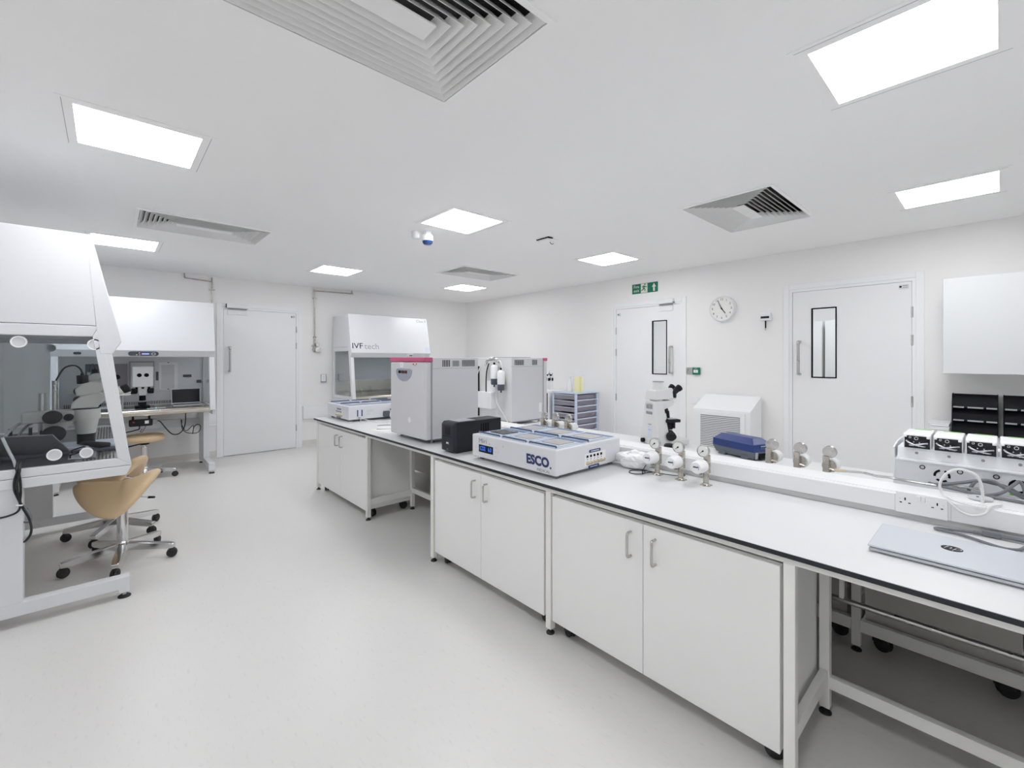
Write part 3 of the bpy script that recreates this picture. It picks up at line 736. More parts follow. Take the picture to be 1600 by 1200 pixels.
part('wire_handle', MB().tube([(-.16,3.53,.83),(-.11,3.53,.845),(-.105,3.62,.845),(-.11,3.71,.845),(-.16,3.71,.83)],.004,6,4).tube([(-.16,3.53,.81),(-.16,3.53,.832)],.004,6,1).tube([(-.16,3.71,.81),(-.16,3.71,.832)],.004,6,1), 'black', t)
t = thing('armrest', 'black curved padded arm rest at the front of the left hood', 'arm rest', (-.02,3.75,.801))
part('pad', MB().tube([(-.13,3.90,.835),(-.09,3.80,.845),(-.04,3.76,.84),(.0,3.78,.83)],.019,10,6), 'blackm', t)
part('bracket', MB().box(-.12,-.03,3.83,3.93,.8015,.818,.003).cyl((-.06,3.79,.8015),(-.06,3.79,.835),.008), 'black', t)
t = thing('air_hose', 'pale plastic hoses bent over the back of the left hood surface', 'hose', (-.45,3.7,.80))
part('hose', MB().tube([(-.402,3.43,.971),(-.391,3.43,.934),(-.378,3.43,.893),(-.362,3.42,.85),(-.354,3.412,.815)],.0065,8,4), 'cablew', t)
part('hose', MB().tube([(-.36,3.95,1.0),(-.40,3.92,.98),(-.44,3.86,.93),(-.46,3.80,.86),(-.47,3.72,.815)],.008,8,5), 'lip', t)
part('hose', MB().tube([(-.34,3.96,.985),(-.37,3.95,.96),(-.40,3.93,.90),(-.40,3.92,.81)],.007,8,5), 'greyd', t)
# cables hanging down the side of the left hood
t = thing('cable_bundle', 'bundle of black cables tied together, hanging from the left hood', 'cable', (-.34,3.36,.75))
yy = 3.358
part('cable', MB().tube([(-.346,3.40,.84),(-.346,yy+.002,.815),(-.344,yy,.798),(-.353,yy,.754),(-.353,yy,.709),(-.342,yy,.668),(-.333,yy,.634),(-.338,yy,.602),(-.362,yy,.585),(-.42,yy,.576),(-.55,yy,.57)],.005,8,5), 'cable', t)
part('cable', MB().tube([(-.338,3.40,.84),(-.338,yy+.002,.815),(-.338,yy,.797),(-.333,yy,.751),(-.331,yy,.692),(-.333,yy,.644),(-.322,yy,.605),(-.305,yy+.01,.555),(-.296,yy+.015,.504),(-.300,yy+.02,.462),(-.322,yy+.03,.429),(-.35,yy+.1,.42)],.005,8,5), 'cable', t)
part('cable', MB().tube([(-.334,3.40,.84),(-.334,yy+.002,.812),(-.336,yy-.006,.79),(-.343,yy-.006,.74),(-.338,yy-.006,.67),(-.329,yy-.004,.633),(-.309,yy,.599)],.005,8,5), 'cable', t)
part('cable', MB().tube([(-.331,yy-.004,.640),(-.305,yy,.588),(-.294,yy+.01,.546),(-.302,yy+.02,.529),(-.33,yy+.05,.528)],.0045,8,5), 'cableg', t)
part('cable_tie', MB()._ring((-.335,yy,.626),(.2,0,1),.011,.014,.007,16), 'plast', t)

# ------------------------------------------------------------------ inside the middle hood
t = thing('viewing_microscope', 'microscope with square white face shield and two dark eye holes', 'microscope', (.297,6.82,.801))
part('foot', MB().box(.23,.365,6.74,6.95,.801,.822,.004), 'black', t)
part('light_unit', MB().box(.262,.332,6.80,6.88,.822,.862,.004).box(.285,.309,6.795,6.80,.842,.855), 'blackm', t)
part('stand', MB().box(.27,.325,6.93,6.965,.82,1.10,.004), 'scope', t)
part('objective', MB().cyl((.297,6.82,.885),(.297,6.82,.945),.031), 'black', t)
part('body', MB().frustum((.262,.332,6.78,6.90),(.252,.342,6.77,6.95),.944,1.05,.008), 'scopel', t)
for s in (-1,1):
    part('focus_knob', MB().lathe([(.02,0),(.032,.01),(.032,.055),(.026,.06),(0,.06)],(.297+s*.045,6.84,.995),(s,0,0),22), 'blackm', t)
sh = part('face_shield', MB().box(.202,.394,6.752,6.775,1.045,1.288,.012,3), 'plast', t)
part('shield_recess', MB().box(.224,.372,6.7495,6.7525,1.07,1.265,.0), 'white', sh)
for s in (-1,1):
    part('eye_hole', MB().cyl((.298+s*.0325,6.7488,1.185),(.298+s*.0325,6.7515,1.185),.0225,n=24), 'black', sh)
part('shield_clips', MB().box(.232,.252,6.76,6.79,1.02,1.046,.003).box(.285,.31,6.76,6.79,1.025,1.046,.003).box(.345,.365,6.76,6.79,1.02,1.046,.003), 'black', t)
laptop('laptop', 'open laptop with black screen inside the middle hood by the left door', (.727,6.93,.801), 0, .30, .20, -.12, 'displ', 'silver')
t = thing('white_tray', 'small white plastic arm tray left of the face shield microscope', 'tray', (.10,6.78,.801))
part('dish', MB().box(.06,.19,6.70,6.82,.96,.975,.003).prism([(.06,.975),(.19,.985),(.19,1.02),(.175,1.02),(.17,.99),(.06,.985)],'y',6.70,6.715), 'plast', t)
part('post', MB().cyl((.12,6.78,.801),(.12,6.78,.96),.008), 'silver', t)
t = thing('specimen_sheet', 'pale sheets lying on the steel surface in front of the microscope', 'sheet', (.45,6.60,.801))
part('sheet', MB().box(.33,.50,6.56,6.66,.8015,.804), 'lidw', t); part('sheet', MB().box(.12,.22,6.55,6.63,.8015,.804), 'lidw', t)
part('indicator', MB().box(.405,.415,6.60,6.606,.804,.812), 'led', t)
t = thing('power_strip', 'black power strip with red switch fixed under the middle hood', 'power strip', (.30,6.46,.66))
part('housing', MB().box(.165,.37,6.43,6.49,.625,.70,.012,3), 'blackm', t)
part('switch', MB().cyl((.205,6.432,.675),(.205,6.427,.675),.009), 'red', t)
part('socket_label', MB().box(.300,.335,6.427,6.431,.652,.685), 'paper', t)
part('plug', MB().box(.369,.41,6.435,6.485,.645,.695,.008), 'greyp', t)
part('bracket', MB().box(.19,.21,6.45,6.47,.698,.745).box(.33,.35,6.45,6.47,.698,.745), 'blackm', t)
t = thing('power_cables', 'thin black cables looping down below the middle hood', 'cable', (.6,6.5,.6))
part('cable', MB().tube([(.405,6.46,.67),(.438,6.46,.658),(.496,6.46,.566),(.543,6.46,.508),(.591,6.46,.496),(.64,6.47,.528),(.67,6.48,.608),(.676,6.49,.745)],.006,8,5), 'cable', t)
part('cable', MB().tube([(.257,6.46,.63),(.252,6.47,.591),(.224,6.49,.58),(.176,6.52,.564),(.05,6.6,.54),(-.05,6.7,.55)],.006,8,5), 'cable', t)
part('cable', MB().tube([(.313,6.46,.63),(.302,6.46,.601),(.279,6.46,.56),(.263,6.46,.561),(.279,6.46,.595)],.003,6,5), 'cable', t)
part('cable', MB().tube([(.689,7.0,.60),(.689,7.0,.528),(.702,7.0,.47),(.742,7.0,.433),(.795,7.0,.419),(.849,7.0,.421),(.883,7.0,.459),(.883,7.0,.509),(.849,7.0,.529),(.815,7.0,.491),(.802,7.0,.41),(.809,7.0,.52),(.74,7.05,.45),(.70,7.08,.52),(.69,7.09,.60)],.0045,8,5), 'cable', t)
# ------------------------------------------------------------------ island bench
BX0, BX1, RX0, RX1, Y0, Y1, BZ = 1.607, 2.300, 2.460, 3.155, -1.15, 4.893, .75
def worktop(label, x0, x1, loc):
    t = thing('worktop', label, 'worktop', loc, group='long white worktops of the island')
    part('core', MB().box(x0,x1,Y0,Y1,BZ-.0175,BZ-.0015,.0012,1), 'edge', t)
    part('surface', MB().box(x0+.0012,x1-.0012,Y0+.001,Y1-.001,BZ-.002,BZ), 'top', t)
worktop('long white worktop with dark edge, front side of the island', BX0, BX1, (1.95,1.9,BZ))
worktop('long white worktop on the far side of the island, behind the raised trunking', RX0, RX1, (2.8,1.9,BZ))
def frame(label, legs, rails, xf, xb, loc):
    t = thing('bench_trestle', label, 'bench trestle', loc, group='white steel bench trestles')
    w = .017
    for (x, y) in legs:
        lg = part('leg', MB().box(x-w,x+w,y-w,y+w,.026,.7095,.002), 'bench', t)
        part('levelling_foot', MB().lathe([(.021,0),(.021,.005),(.014,.011),(.009,.013),(.009,.03),(0,.03)],(x,y,0),n=18), 'rubber', lg)
        part('foot_stem', MB().cyl((x,y,.011),(x,y,.027),.0085), 'steel', lg)
    for r in rails: part('rail', MB().box(*r,.002), 'bench', t)
    return t
FX, BXB = 1.64, 2.062
def rails(ya, yb, x0, x1, front, ys, back=True):
    w = .015; R_ = [(x0-w,x0+w,ya,yb,.709,.7325), (x1-w,x1+w,ya,yb,.7095,.7325)]
    if back: R_.append((x1-w,x1+w,ya+.017,yb-.017,.105,.150))
    if front: R_.append((x0-w,x0+w,ya+.017,yb-.017,.105,.150))
    for y in ys: R_ += [(x0+.017,x1-.017,y-.013,y+.013,.125,.175),(x0+.015,x1-.015,y-.013,y+.013,.70,.7325)]
    return R_
frame('white steel frame under the far end of the island', [(FX,4.835),(FX,3.628),(BXB,4.835),(BXB,3.628)],
      rails(3.611,4.852,FX,BXB,False,(3.628,))+[(FX-.015,FX+.015,2.613,3.611,.709,.7325),(BXB-.015,BXB+.015,2.613,3.611,.155,.200)], FX, BXB, (1.85,4.2,0))
frame('white steel frame around the middle cabinet of the island', [(FX,2.596),(FX,1.519),(BXB,2.596),(BXB,1.519)], rails(1.502,2.613,FX,BXB,False,(2.596,1.519)), FX, BXB, (1.85,2.05,0))
frame('white steel frame right of the nearest cabinet, over the open knee space', [(FX,.459),(FX,-.62),(BXB,.459),(BXB,-.62)], rails(-.637,.476,FX,BXB,False,(.459,))+[(FX-.015,FX+.015,.476,1.502,.709,.7325),(BXB-.015,BXB+.015,.476,1.502,.7095,.7325)], FX, BXB, (1.85,0,0))
RXA, RXB = 2.615, 3.12
frame('white steel frame under the far worktop, seen below the near knee space', [(RXA,.459),(RXA,-.62),(RXB,.459),(RXB,-.62)], rails(-.637,.476,RXA,RXB,False,(.459,),False)+[(RXA-.015,RXA+.015,-.603,.442,.095,.150)], RXA, RXB, (2.86,0,0))
frame('white steel frame under the middle of the far worktop', [(RXA,2.596),(RXA,1.519),(RXB,2.596),(RXB,1.519)], rails(.476,2.613,RXA,RXB,False,(2.596,1.519),False)+[(RXA-.015,RXA+.015,.476,1.502,.095,.150)], RXA, RXB, (2.86,2,0))
frame('white steel frame under the far end of the far worktop', [(RXA,4.835),(RXA,3.628),(RXB,4.835),(RXB,3.628)], rails(2.613,4.852,RXA,RXB,False,(3.628,)), RXA, RXB, (2.86,4.2,0))

def castor(t, x, y, a):
    mb = MB(); h = Matrix.Translation((x,y,0)) @ Matrix.Rotation(a,4,'Z')
    for s in (-1,1): mb.lathe([(.014,0),(.031,.003),(.034,.010),(.031,.018),(.014,.02)],(s*.001,-.012,.034),(s,0,0),20)
    mb.box(-.024,.024,-.030,.026,.034,.068,.008); mb.box(-.03,.03,-.03,.03,.066,.074,.001)
    part('castor', mb.xf(h), 'rubber', t)
def cabinet(label, ya, yb, split, front=True, x0=None, x1=None):
    s = 1 if front else -1
    x0 = 1.628 if front else 2.648; x1 = 2.058 if front else 3.118
    t = thing('mobile_cabinet', label, 'cabinet', ((x0+x1)/2,(ya+yb)/2,0), group='white wheeled cabinets under the island')
    zt, zb = .694, .074
    c0, c1 = (x0+.02, x1) if front else (x0, x1-.02)
    part('carcass', MB().box(c0,c1,ya,yb,zb+.004,zt,.001), 'cab' if front else 'cab_shaded', t)
    xd = (x0,x0+.0185) if front else (x1-.0185,x1)
    for i,(a,b) in enumerate(((split+.0015,yb-.001),(ya+.001,split-.0015))):
        d = part('door', MB().box(*xd,a,b,zb,zt-.003,.0012), 'cab', t)
        hy = (a+.055) if i == 0 else (b-.055); hx = x0 if front else x1
        h0, h1 = .545, .645; e = -s*.030
        part('handle', MB().tube([(hx,hy,h1),(hx+e*.7,hy,h1),(hx+e*.95,hy,h1-.005),(hx+e,hy,h1-.018),(hx+e,hy,h0+.018),(hx+e*.95,hy,h0+.005),(hx+e*.7,hy,h0),(hx,hy,h0)],.0055,10,4), 'steel', d)
    for (x,y,a) in ((c0+.05,ya+.05,.5),(c0+.05,yb-.05,-.4),(c1-.06,ya+.05,1.2),(c1-.06,yb-.05,.2)): castor(t,x,y,a)
cabinet('small white wheeled cabinet with two doors at the far end of the island', 3.652, 4.806, 4.222)
cabinet('white wheeled two-door cabinet in the middle of the island', 1.552, 2.566, 2.064)
cabinet('largest white wheeled two-door cabinet, nearest the camera', .486, 1.496, .991)
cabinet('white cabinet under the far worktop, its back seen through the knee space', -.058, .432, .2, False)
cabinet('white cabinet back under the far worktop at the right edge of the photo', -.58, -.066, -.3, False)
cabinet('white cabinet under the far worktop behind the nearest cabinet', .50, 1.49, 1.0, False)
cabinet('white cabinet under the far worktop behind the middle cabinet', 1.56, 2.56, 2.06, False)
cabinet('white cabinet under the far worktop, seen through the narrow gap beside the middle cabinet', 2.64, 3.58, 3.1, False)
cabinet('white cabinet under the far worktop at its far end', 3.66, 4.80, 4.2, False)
t = thing('service_pipe', 'horizontal metal pipe under the worktop behind the knee space', 'pipe', (2.22,-.2,.39))
part('pipe', MB().cyl((2.22,.50,.388),(2.22,-1.1,.388),.011), 'steel', t)
part('hanger', MB().box(2.212,2.228,.43,.445,.39,.7325), 'bench', t); part('hanger', MB().box(2.212,2.228,-1.0,-.985,.39,.7325), 'bench', t)
t = thing('hanging_plugs', 'black plugs and cables hanging below the far part of the worktop', 'cable', (2.13,3.4,.5))
part('plug', MB().box(2.11,2.16,3.44,3.48,.655,.69,.008).box(2.11,2.16,3.20,3.24,.54,.58,.008), 'black', t)
part('cable', MB().tube([(2.13,3.46,.73),(2.13,3.42,.66),(2.13,3.3,.62),(2.13,3.2,.60),(2.13,3.05,.66),(2.13,2.9,.73)],.006,8,5), 'cable', t)
part('cable', MB().tube([(2.14,3.5,.73),(2.14,3.36,.58),(2.14,3.22,.56),(2.14,3.0,.55),(2.14,2.8,.57),(2.14,2.6,.60)],.006,8,5), 'cable', t)

# raised trunking between the two worktops
t = thing('bench_trunking', 'raised white service trunking along the middle of the island', 'trunking', (2.38,1.5,BZ))
part('body', MB().prism([(2.310,BZ-.017),(2.310,.778),(2.287,.778),(2.287,.842),(2.292,.848),(2.458,.848),(2.458,BZ-.017)],'y',Y0,4.25), 'plast', t)
part('lower_channel', MB().box(2.302,2.312,Y0,4.25,BZ-.015,.7785), 'strip', t)
part('lid_ridge', MB().box(2.300,2.304,Y0,4.25,.848,.8505), 'white', t)
part('lid_joint', MB().box(2.2866,2.2875,.279,.281,.777,.843).box(2.2866,2.2875,.122,.124,.777,.843), 'lip', t)
def dsocket(label, yc):
    t = thing('double_socket', label, 'socket', (2.285,yc,.81))
    x1 = 2.2868; a, b = yc-.073, yc+.073; z0, z1 = .7765, .858
    part('faceplate', MB().box(x1-.009,x1,a,b,z0,z1,.003), 'plast', t)
    mb = MB(); xs = x1-.0096
    for s in (-1,1):
        yy = yc+s*.045
        mb.box(xs,xs+.002,yy-.002,yy+.002,.826,.836); mb.box(xs,xs+.002,yy+.009,yy+.016,.815,.8185); mb.box(xs,xs+.002,yy-.016,yy-.009,.815,.8185)
    part('pin_holes', mb, 'black', t)
    for s in (-1,1): part('switch', MB().box(x1-.013,x1-.008,yc+s*.0065-.006,yc+s*.0065+.006,.830,.850,.0015), 'white', t)
    part('screws', MB().lathe([(.002,0),(.002,.001),(0,.001)],(x1-.009,a+.012,.83),(-1,0,0),8).lathe([(.002,0),(.002,.001),(0,.001)],(x1-.009,b-.012,.83),(-1,0,0),8), 'lip', t)
dsocket('white double socket in the trunking above the laptop', .204)

# gas valves
def valve(label, x, y, rz, ang):
    t = thing('gas_valve', label, 'gas valve', (x,y,BZ), rz, 'bench gas valves with pressure gauges', local=True)
    mb = MB().lathe([(.019,0),(.019,.003),(.015,.006),(.013,.012),(0,.012)])
    for k in range(6):
        a = k*PI/3; mb.lathe([(.0085,0),(.0085,.003),(.004,.0045),(0,.0045)],(.021*math.cos(a),.021*math.sin(a),0),n=10)
    part('base_flange', mb, 'nickel', t)
    part('stem', MB().lathe([(.012,.01),(.014,.014),(.014,.060),(.0125,.064),(0,.064)],n=8), 'nickel', t)
    part('body', MB().box(-.012,.014,-.018,.008,.060,.150,.003), 'nickel', t)
    part('seat_ring', MB().lathe([(.030,0),(.030,.007),(.022,.010),(0,.010)],(-.010,.004,.098),(-1,0,0),22), 'nickel', t)
    kn = part('knob', MB().lathe([(.0310,0),(.0325,.004),(.0325,.030),(.0300,.034),(.0300,.066),(.0255,.073),(0,.073)],(-.020,.008,.098),(-1,0,0),26), 'plast', t)
    mb = MB().box(-.0942,-.0932,-.004,.020,.099,.105); mb._ring((-.0932,.008,.098),(-1,0,0),.0145,.016,.0008,14,-2.2,-.8)
    part('knob_mark', mb, 'navy', kn)
    part('side_outlet', MB().cyl((0,.0,.088),(-.003,.03,.080),.006).cyl((-.012,.015,.055),(-.03,.02,.055),.004), 'nickel', t)
    gz = .168
    part('gauge_stem', MB().cyl((-.004,-.002,.140),(-.006,.006,gz-.022),.006), 'nickel', t)
    gg = part('pressure_gauge', MB().lathe([(.012,-.012),(.027,-.010),(.0295,-.006),(.0295,.012),(.0265,.014),(.0265,.010),(0,.010)],(-.006,.008,gz),(-1,0,0),28), 'steel', t)
    part('dial', MB().lathe([(.0255,0),(.0255,.001),(0,.001)],(-.0165,.008,gz),(-1,0,0),24), 'paper', gg)
    mb = MB().prism([(-.0018,-.006),(.0018,-.006),(.0008,.019),(-.0008,.019)],'z',0,.0012).lathe([(.004,0),(.004,.002),(0,.002)],n=12)
    for k in range(9):
        a = math.radians(-130+k*32.5); mb.prism([(.0205*math.sin(a)-.0007*math.cos(a),.0205*math.cos(a)+.0007*math.sin(a)),(.0205*math.sin(a)+.0007*math.cos(a),.0205*math.cos(a)-.0007*math.sin(a)),(.0235*math.sin(a)+.0007*math.cos(a),.0235*math.cos(a)-.0007*math.sin(a)),(.0235*math.sin(a)-.0007*math.cos(a),.0235*math.cos(a)+.0007*math.sin(a))],'z',0,.0006) if False else None
    F_ = fr((-.0176,.008,gz),(0,-1,0),(0,0,1)) @ Matrix.Rotation(ang,4,'Z')
    part('needle', mb.xf(F_), 'black', gg)
    return t
V = valve('gas valve on the front worktop, right one of the front three', 2.180, .978, 0, math.radians(130))
dup(V, (2.183,1.109,BZ), 0, 'gas valve on the front worktop, middle one of the front three')
dup(V, (2.187,1.243,BZ), 0, 'gas valve on the front worktop nearest the white multi-chamber incubator')
for y, l in ((.825,'gas valve behind the trunking, right beside the blue box'), (.695,'gas valve behind the trunking, between the blue box and the hosed valve'), (.570,'gas valve behind the trunking with a braided hose attached'),
             (2.235,'rear gas valve in front of the drawer tower, right one of three'), (2.367,'rear gas valve in front of the drawer tower, middle one of three'), (2.486,'rear gas valve closest to the second grey incubator')):
    dup(V, (2.60,y,BZ), PI, l)
t = thing('braided_hose', 'braided steel hose from a rear gas valve to the white device', 'hose', (2.58,.4,.83))
part('hose', MB().tube([(2.605,.515,.835),(2.60,.48,.838),(2.58,.432,.846),(2.545,.374,.848),(2.515,.33,.856),(2.50,.28,.857),(2.50,.20,.856),(2.505,.12,.858),(2.53,.06,.862)],.0055,8,5), 'steel', t)
part('fitting', MB().cyl((2.605,.541,.834),(2.605,.525,.834),.008).cyl((2.605,.527,.834),(2.605,.498,.836),.0072), 'brass', t)

# ------------------------------------------------------------------ multi-chamber incubators
t = MI = thing('benchtop_incubator', 'white six-chamber benchtop incubator nearest the camera, blue display on its front', 'incubator', (1.686,1.526,BZ), 0, 'white six-chamber incubators', local=True)
W_, L_, ZB, ZT = .57, .70, .020, .155
part('casing', MB().box(0,W_,0,L_,ZB,ZT,.006,3), 'hood', t)
for x in (.05,W_-.05):
    for y in (.04,L_-.04): part('foot', MB().lathe([(.013,0),(.016,.004),(.016,.02),(0,.02)],(x,y,.0)), 'greyp', t)
for i in range(2):
    for j in range(3):
        xa = .030+.268*i; ya = .022+.226*j; xb, yb = xa+.246, ya+.205
        ld = part('lid', MB().box(xa,xb,ya,yb,ZT-.001,ZT+.006,.002), 'lidw', t)
        part('hinge_bar', MB().tube([(xa+.004,ya+.004,ZT+.004),(xa+.004,ya+.006,ZT+.012),(xa+.004,yb-.006,ZT+.012),(xa+.004,yb-.004,ZT+.004)],.0048,8,1), 'bluebar', ld)
        mb = MB().box(xb-.034,xb-.004,ya+.002,yb-.002,ZT+.0055,ZT+.0075)
        mb.box(xa+.012,xa+.022,ya+.004,yb-.004,ZT+.0055,ZT+.007); mb.box(xa+.03,xb-.034,yb-.016,yb-.010,ZT+.0055,ZT+.0068); mb.box(xa+.03,xb-.034,ya+.008,ya+.012,ZT+.0055,ZT+.0068)
        part('blue_seal', mb, 'bluestrip', ld)
        part('warm_plate', MB().box(xa+.066,xb-.058,ya+.038,yb-.038,ZT+.0055,ZT+.010,.001), 'plate' if (i,j) != (0,2) else 'displ', ld)
FW = lambda y, z, o=.0008: fr((-o,y,z),(0,-1,0),(0,0,1))
ds = part('display', MB().box(-.0012,.001,.497,.632,.054,.099), 'displ', t)
text('CO2', .036, 'lcd', t, FW(.594,.077,.0016), 'digits', sx=.72); text('6.0', .036, 'lcd', t, FW(.527,.077,.0016), 'digits', sx=.72)
text('Miri', .040, 'greyp', t, FW(.595,.122), sx=1.25); text('\u00ae', .012, 'greyp', t, FW(.530,.112))
text('1', .020, 'greyp', t, FW(.405,.117))
text('ESCO', .068, 'navy', t, FW(.128,.080), sx=1.0, shear=-.05, bold=.0032); text('MEDICAL', .020, 'greyp', t, FW(.085,.036), sx=1.15)
text('\u00ae', .016, 'navy', t, FW(.034,.058))
for (y,z) in ((.472,.100),(.472,.076),(.452,.076),(.472,.048)):
    part('button', MB().lathe([(.0068,0),(.0068,.002),(0,.003)],(0,y,z),(-1,0,0),16), 'lip', t)
part('key_switch', MB().lathe([(.006,0),(.006,.002),(0,.003)],(0,.665,.075),(-1,0,0),16), 'lip', t)
part('port_plate', MB().box(.235,.425,-.0012,.001,.034,.102), 'plast', t)
mb = MB(); mc = MB(); md = MB()
for k in range(5):
    x = .258+.031*k; mb.box(x-.008,x+.008,-.003,.0,.080,.093,.001); mb.box(x-.002,x+.002,-.002,0,.068,.074)
    mc.lathe([(.011,0),(.011,.006),(.006,.008),(.006,.014),(0,.014)],(x,0,.050),(0,-1,0),14)
mc.lathe([(.008,0),(.008,.006),(0,.006)],(.412,0,.050),(0,-1,0),14)
part('usb_ports', mb, 'black', t); part('gas_ports', mc, 'brass', t)
SY = lambda x, z: fr((x,-.0005,z),(1,0,0),(0,0,1))
p1 = part('port_label', slab(.105,.016,.001,SY(.325,.112),.0078), 'navy', t); part('label_print', MB().box(.288,.362,-.0024,-.0014,.1095,.1145), 'lidw', p1)
p2 = part('port_label', slab(.098,.018,.001,SY(.315,.0265),.0088), 'navy', t); part('label_print', MB().box(.283,.347,-.0024,-.0014,.0245,.0285), 'lidw', p2)
M2 = dup(MI, (1.745,4.878,BZ), -PI/2, 'second white six-chamber incubator at the far end of the island')
ORG[M2.name] = Vector((0,0,0))
XP = W_+.0008
part('blue_label', MB().box(W_-.001,XP,.085,.097,.05,.115).box(W_-.001,XP,.130,.142,.05,.115), 'navy', M2)
part('rating_print', MB().box(W_-.001,XP,.185,.26,.085,.11).box(W_-.001,XP,.185,.22,.06,.075), 'lip', M2)
part('mains_inlet', MB().cyl((W_,.11,.040),(W_+.035,.11,.032),.010), 'lip', M2)
part('port_cover', MB().box(W_-.001,W_+.045,.36,.42,.028,.085,.008), 'slate', M2)
part('side_bracket', MB().box(W_-.001,W_+.012,.44,.53,.092,.103,.002), 'bluebar', M2)
t = thing('filter_cartridge', 'white filter cartridge with red print lying by the far incubator', 'filter', (2.22,4.22,.80))
part('cartridge', MB().cyl((2.15,4.20,.798),(2.34,4.25,.798),.034), 'plast', t)
part('end_cap', MB().cyl((2.335,4.249,.798),(2.37,4.258,.798),.036), 'bluebar', t)
part('red_print', MB().cyl((2.19,4.2105,.798),(2.29,4.2368,.798),.0345), 'coral', t)
part('cradle', MB().box(2.19,2.20,4.17,4.25,.7505,.772,.002).box(2.29,2.30,4.20,4.28,.7505,.772,.002), 'plast', t)
t = thing('power_adapter', 'black power adapter with cables in front of the filter cartridge', 'adapter', (2.19,4.10,.765))
part('adapter', MB().box(2.21,2.285,4.05,4.10,.7505,.788,.010), 'black', t); part('adapter', MB().box(2.11,2.16,4.08,4.13,.7505,.775,.010), 'blackm', t)
part('cable', MB().tube([(2.11,4.10,.76),(2.05,4.08,.756),(1.98,4.12,.756),(1.93,4.2,.758),(1.88,4.27,.775)],.004,8,5).tube([(1.86,4.29,.778),(1.84,4.24,.757),(1.83,4.15,.756)],.004,8,5), 'cablew', t)
t = thing('paper_sheet', 'white sheets of paper lying left of the grey incubator', 'paper', (1.82,3.62,.751))
part('sheet', MB().box(-.10,.12,-.15,.15,0,.0012).xf(Matrix.Translation((1.815,3.60,.7505)) @ Matrix.Rotation(.12,4,'Z')), 'paper', t)
part('sheet', MB().box(-.11,.11,-.15,.15,0,.0012).xf(Matrix.Translation((1.88,3.66,.752)) @ Matrix.Rotation(-.25,4,'Z')), 'paper', t)
part('clip', MB().tube([(1.75,3.70,.7545),(1.86,3.63,.7545)],.003,6,1), 'greyp', t)
t = thing('spectacles', 'dark wire spectacles on the worktop left of the grey incubator', 'spectacles', (1.93,3.86,.752))
part('temple', MB().tube([(1.85,3.90,.7535),(1.93,3.89,.7535),(1.96,3.86,.7535)],.0022,6,4), 'black', t)
part('rim', MB()._ring((1.99,3.86,.752),(0,0,1),.019,.0225,.003,20)._ring((2.02,3.81,.752),(0,0,1),.019,.0225,.003,20), 'black', t)

# ------------------------------------------------------------------ grey CO2 incubators
t = I1 = thing('co2_incubator', 'grey CO2 incubator with pink top trim, door towards the aisle', 'incubator', (1.695,2.795,BZ), 0, 'grey CO2 incubators', local=True)
D_, WW, HT = .48, .535, .633
part('body', MB().box(.060,D_,0,WW,.032,HT,.004), 'grey', t)
part('door', MB().box(0,.046,-.004,WW+.004,.030,HT-.032,.012,3), 'grey', t)
part('door_gasket', MB().box(.046,.060,.006,WW-.006,.035,HT-.034), 'greyd', t)
part('top_trim', MB().box(-.004,.060,-.002,WW+.002,HT-.029,HT+.001,.003), 'pink', t)
part('trim_seam', MB().box(.0605,D_+.0006,-.0008,WW+.0008,HT-.082,HT-.080), 'greyp', t)
for y in (.04,WW-.04):
    for x in (.075,D_-.05):
        part('foot', MB().lathe([(.020,0),(.020,.004),(.008,.007),(.008,.02),(.018,.033),(0,.034)],(x,y,0)), 'steel', t)
part('underframe', MB().box(.08,D_-.02,.02,WW-.02,.018,.033,.002), 'greyp', t)
for sgn, yb_ in ((-1,0),(1,WW)):
    a, b = (yb_-.0015,yb_+.001) if sgn < 0 else (yb_-.001,yb_+.0015)
    mb = MB()
    for k in range(5): mb.box(.145+.0145*k,.152+.0145*k,a,b,HT-.068,HT-.018)
    part('vent_slots', mb, 'dark', t); mb = MB()
    for k in range(10): mb.box(.325+.0125*k,.331+.0125*k,a,b,HT-.068,HT-.018)
    part('vent_slots', mb, 'dark', t)
part('side_socket', MB().box(.235,.295,-.0018,.001,HT-.066,HT-.022,.001), 'greyp', t)
pl = MB().prism([(-.125,.03)]+[(.125*math.sin(a)*1.0,.03-.085*math.cos(a)) for a in [ -PI/2+PI*i/16 for i in range(17)]][1:-1]+[(.125,.03),(.10,.042),(-.10,.042)],'z',0,.003)
F_ = fr((-.0005,.315,.505),(0,-1,0),(0,0,1))
pn = part('control_panel', pl.xf(F_), 'cpanel', t)
for k in range(3): part('display', MB().box(-.0055,-.003,.355-.048*k+.003,.396-.048*k,.512,.533), 'displ', pn)
part('display_digit', MB().box(-.0062,-.0052,.322,.334,.516,.529).box(-.0062,-.0052,.274,.286,.516,.529), 'red', pn)
part('handle_recess', MB().box(-.001,.002,.018,.040,.395,.545,.001), 'lip', t)
part('badge', MB().lathe([(.022,0),(.022,.001),(0,.001)],(-.0002,.23,.16),(-1,0,0),24), 'plast', t)
part('number_sticker', MB().box(-.0012,.001,.325,.375,HT-.075,HT-.036), 'plast', t)
text('1', .022, 'greyp', t, fr((-.0016,.350,HT-.056),(0,-1,0),(0,0,1)))
part('warning_print', MB().box(-.0012,.001,.165,.18,HT-.056,HT-.044).box(-.0012,.001,.135,.158,HT-.060,HT-.056).box(-.0012,.001,.122,.132,HT-.054,HT-.042), 'red', t)
I2 = dup(I1, (3.272,3.612,BZ), PI, 'second grey CO2 incubator on the far worktop, back towards the camera')
ORG[I2.name] = Vector((0,0,0))
xb = D_
part('back_box', MB().box(xb,xb+.09,.06,.24,.15,.33,.004) if False else MB().box(xb-.001,xb+.07,.08,.31,.14,.30,.004), 'plast', I2)
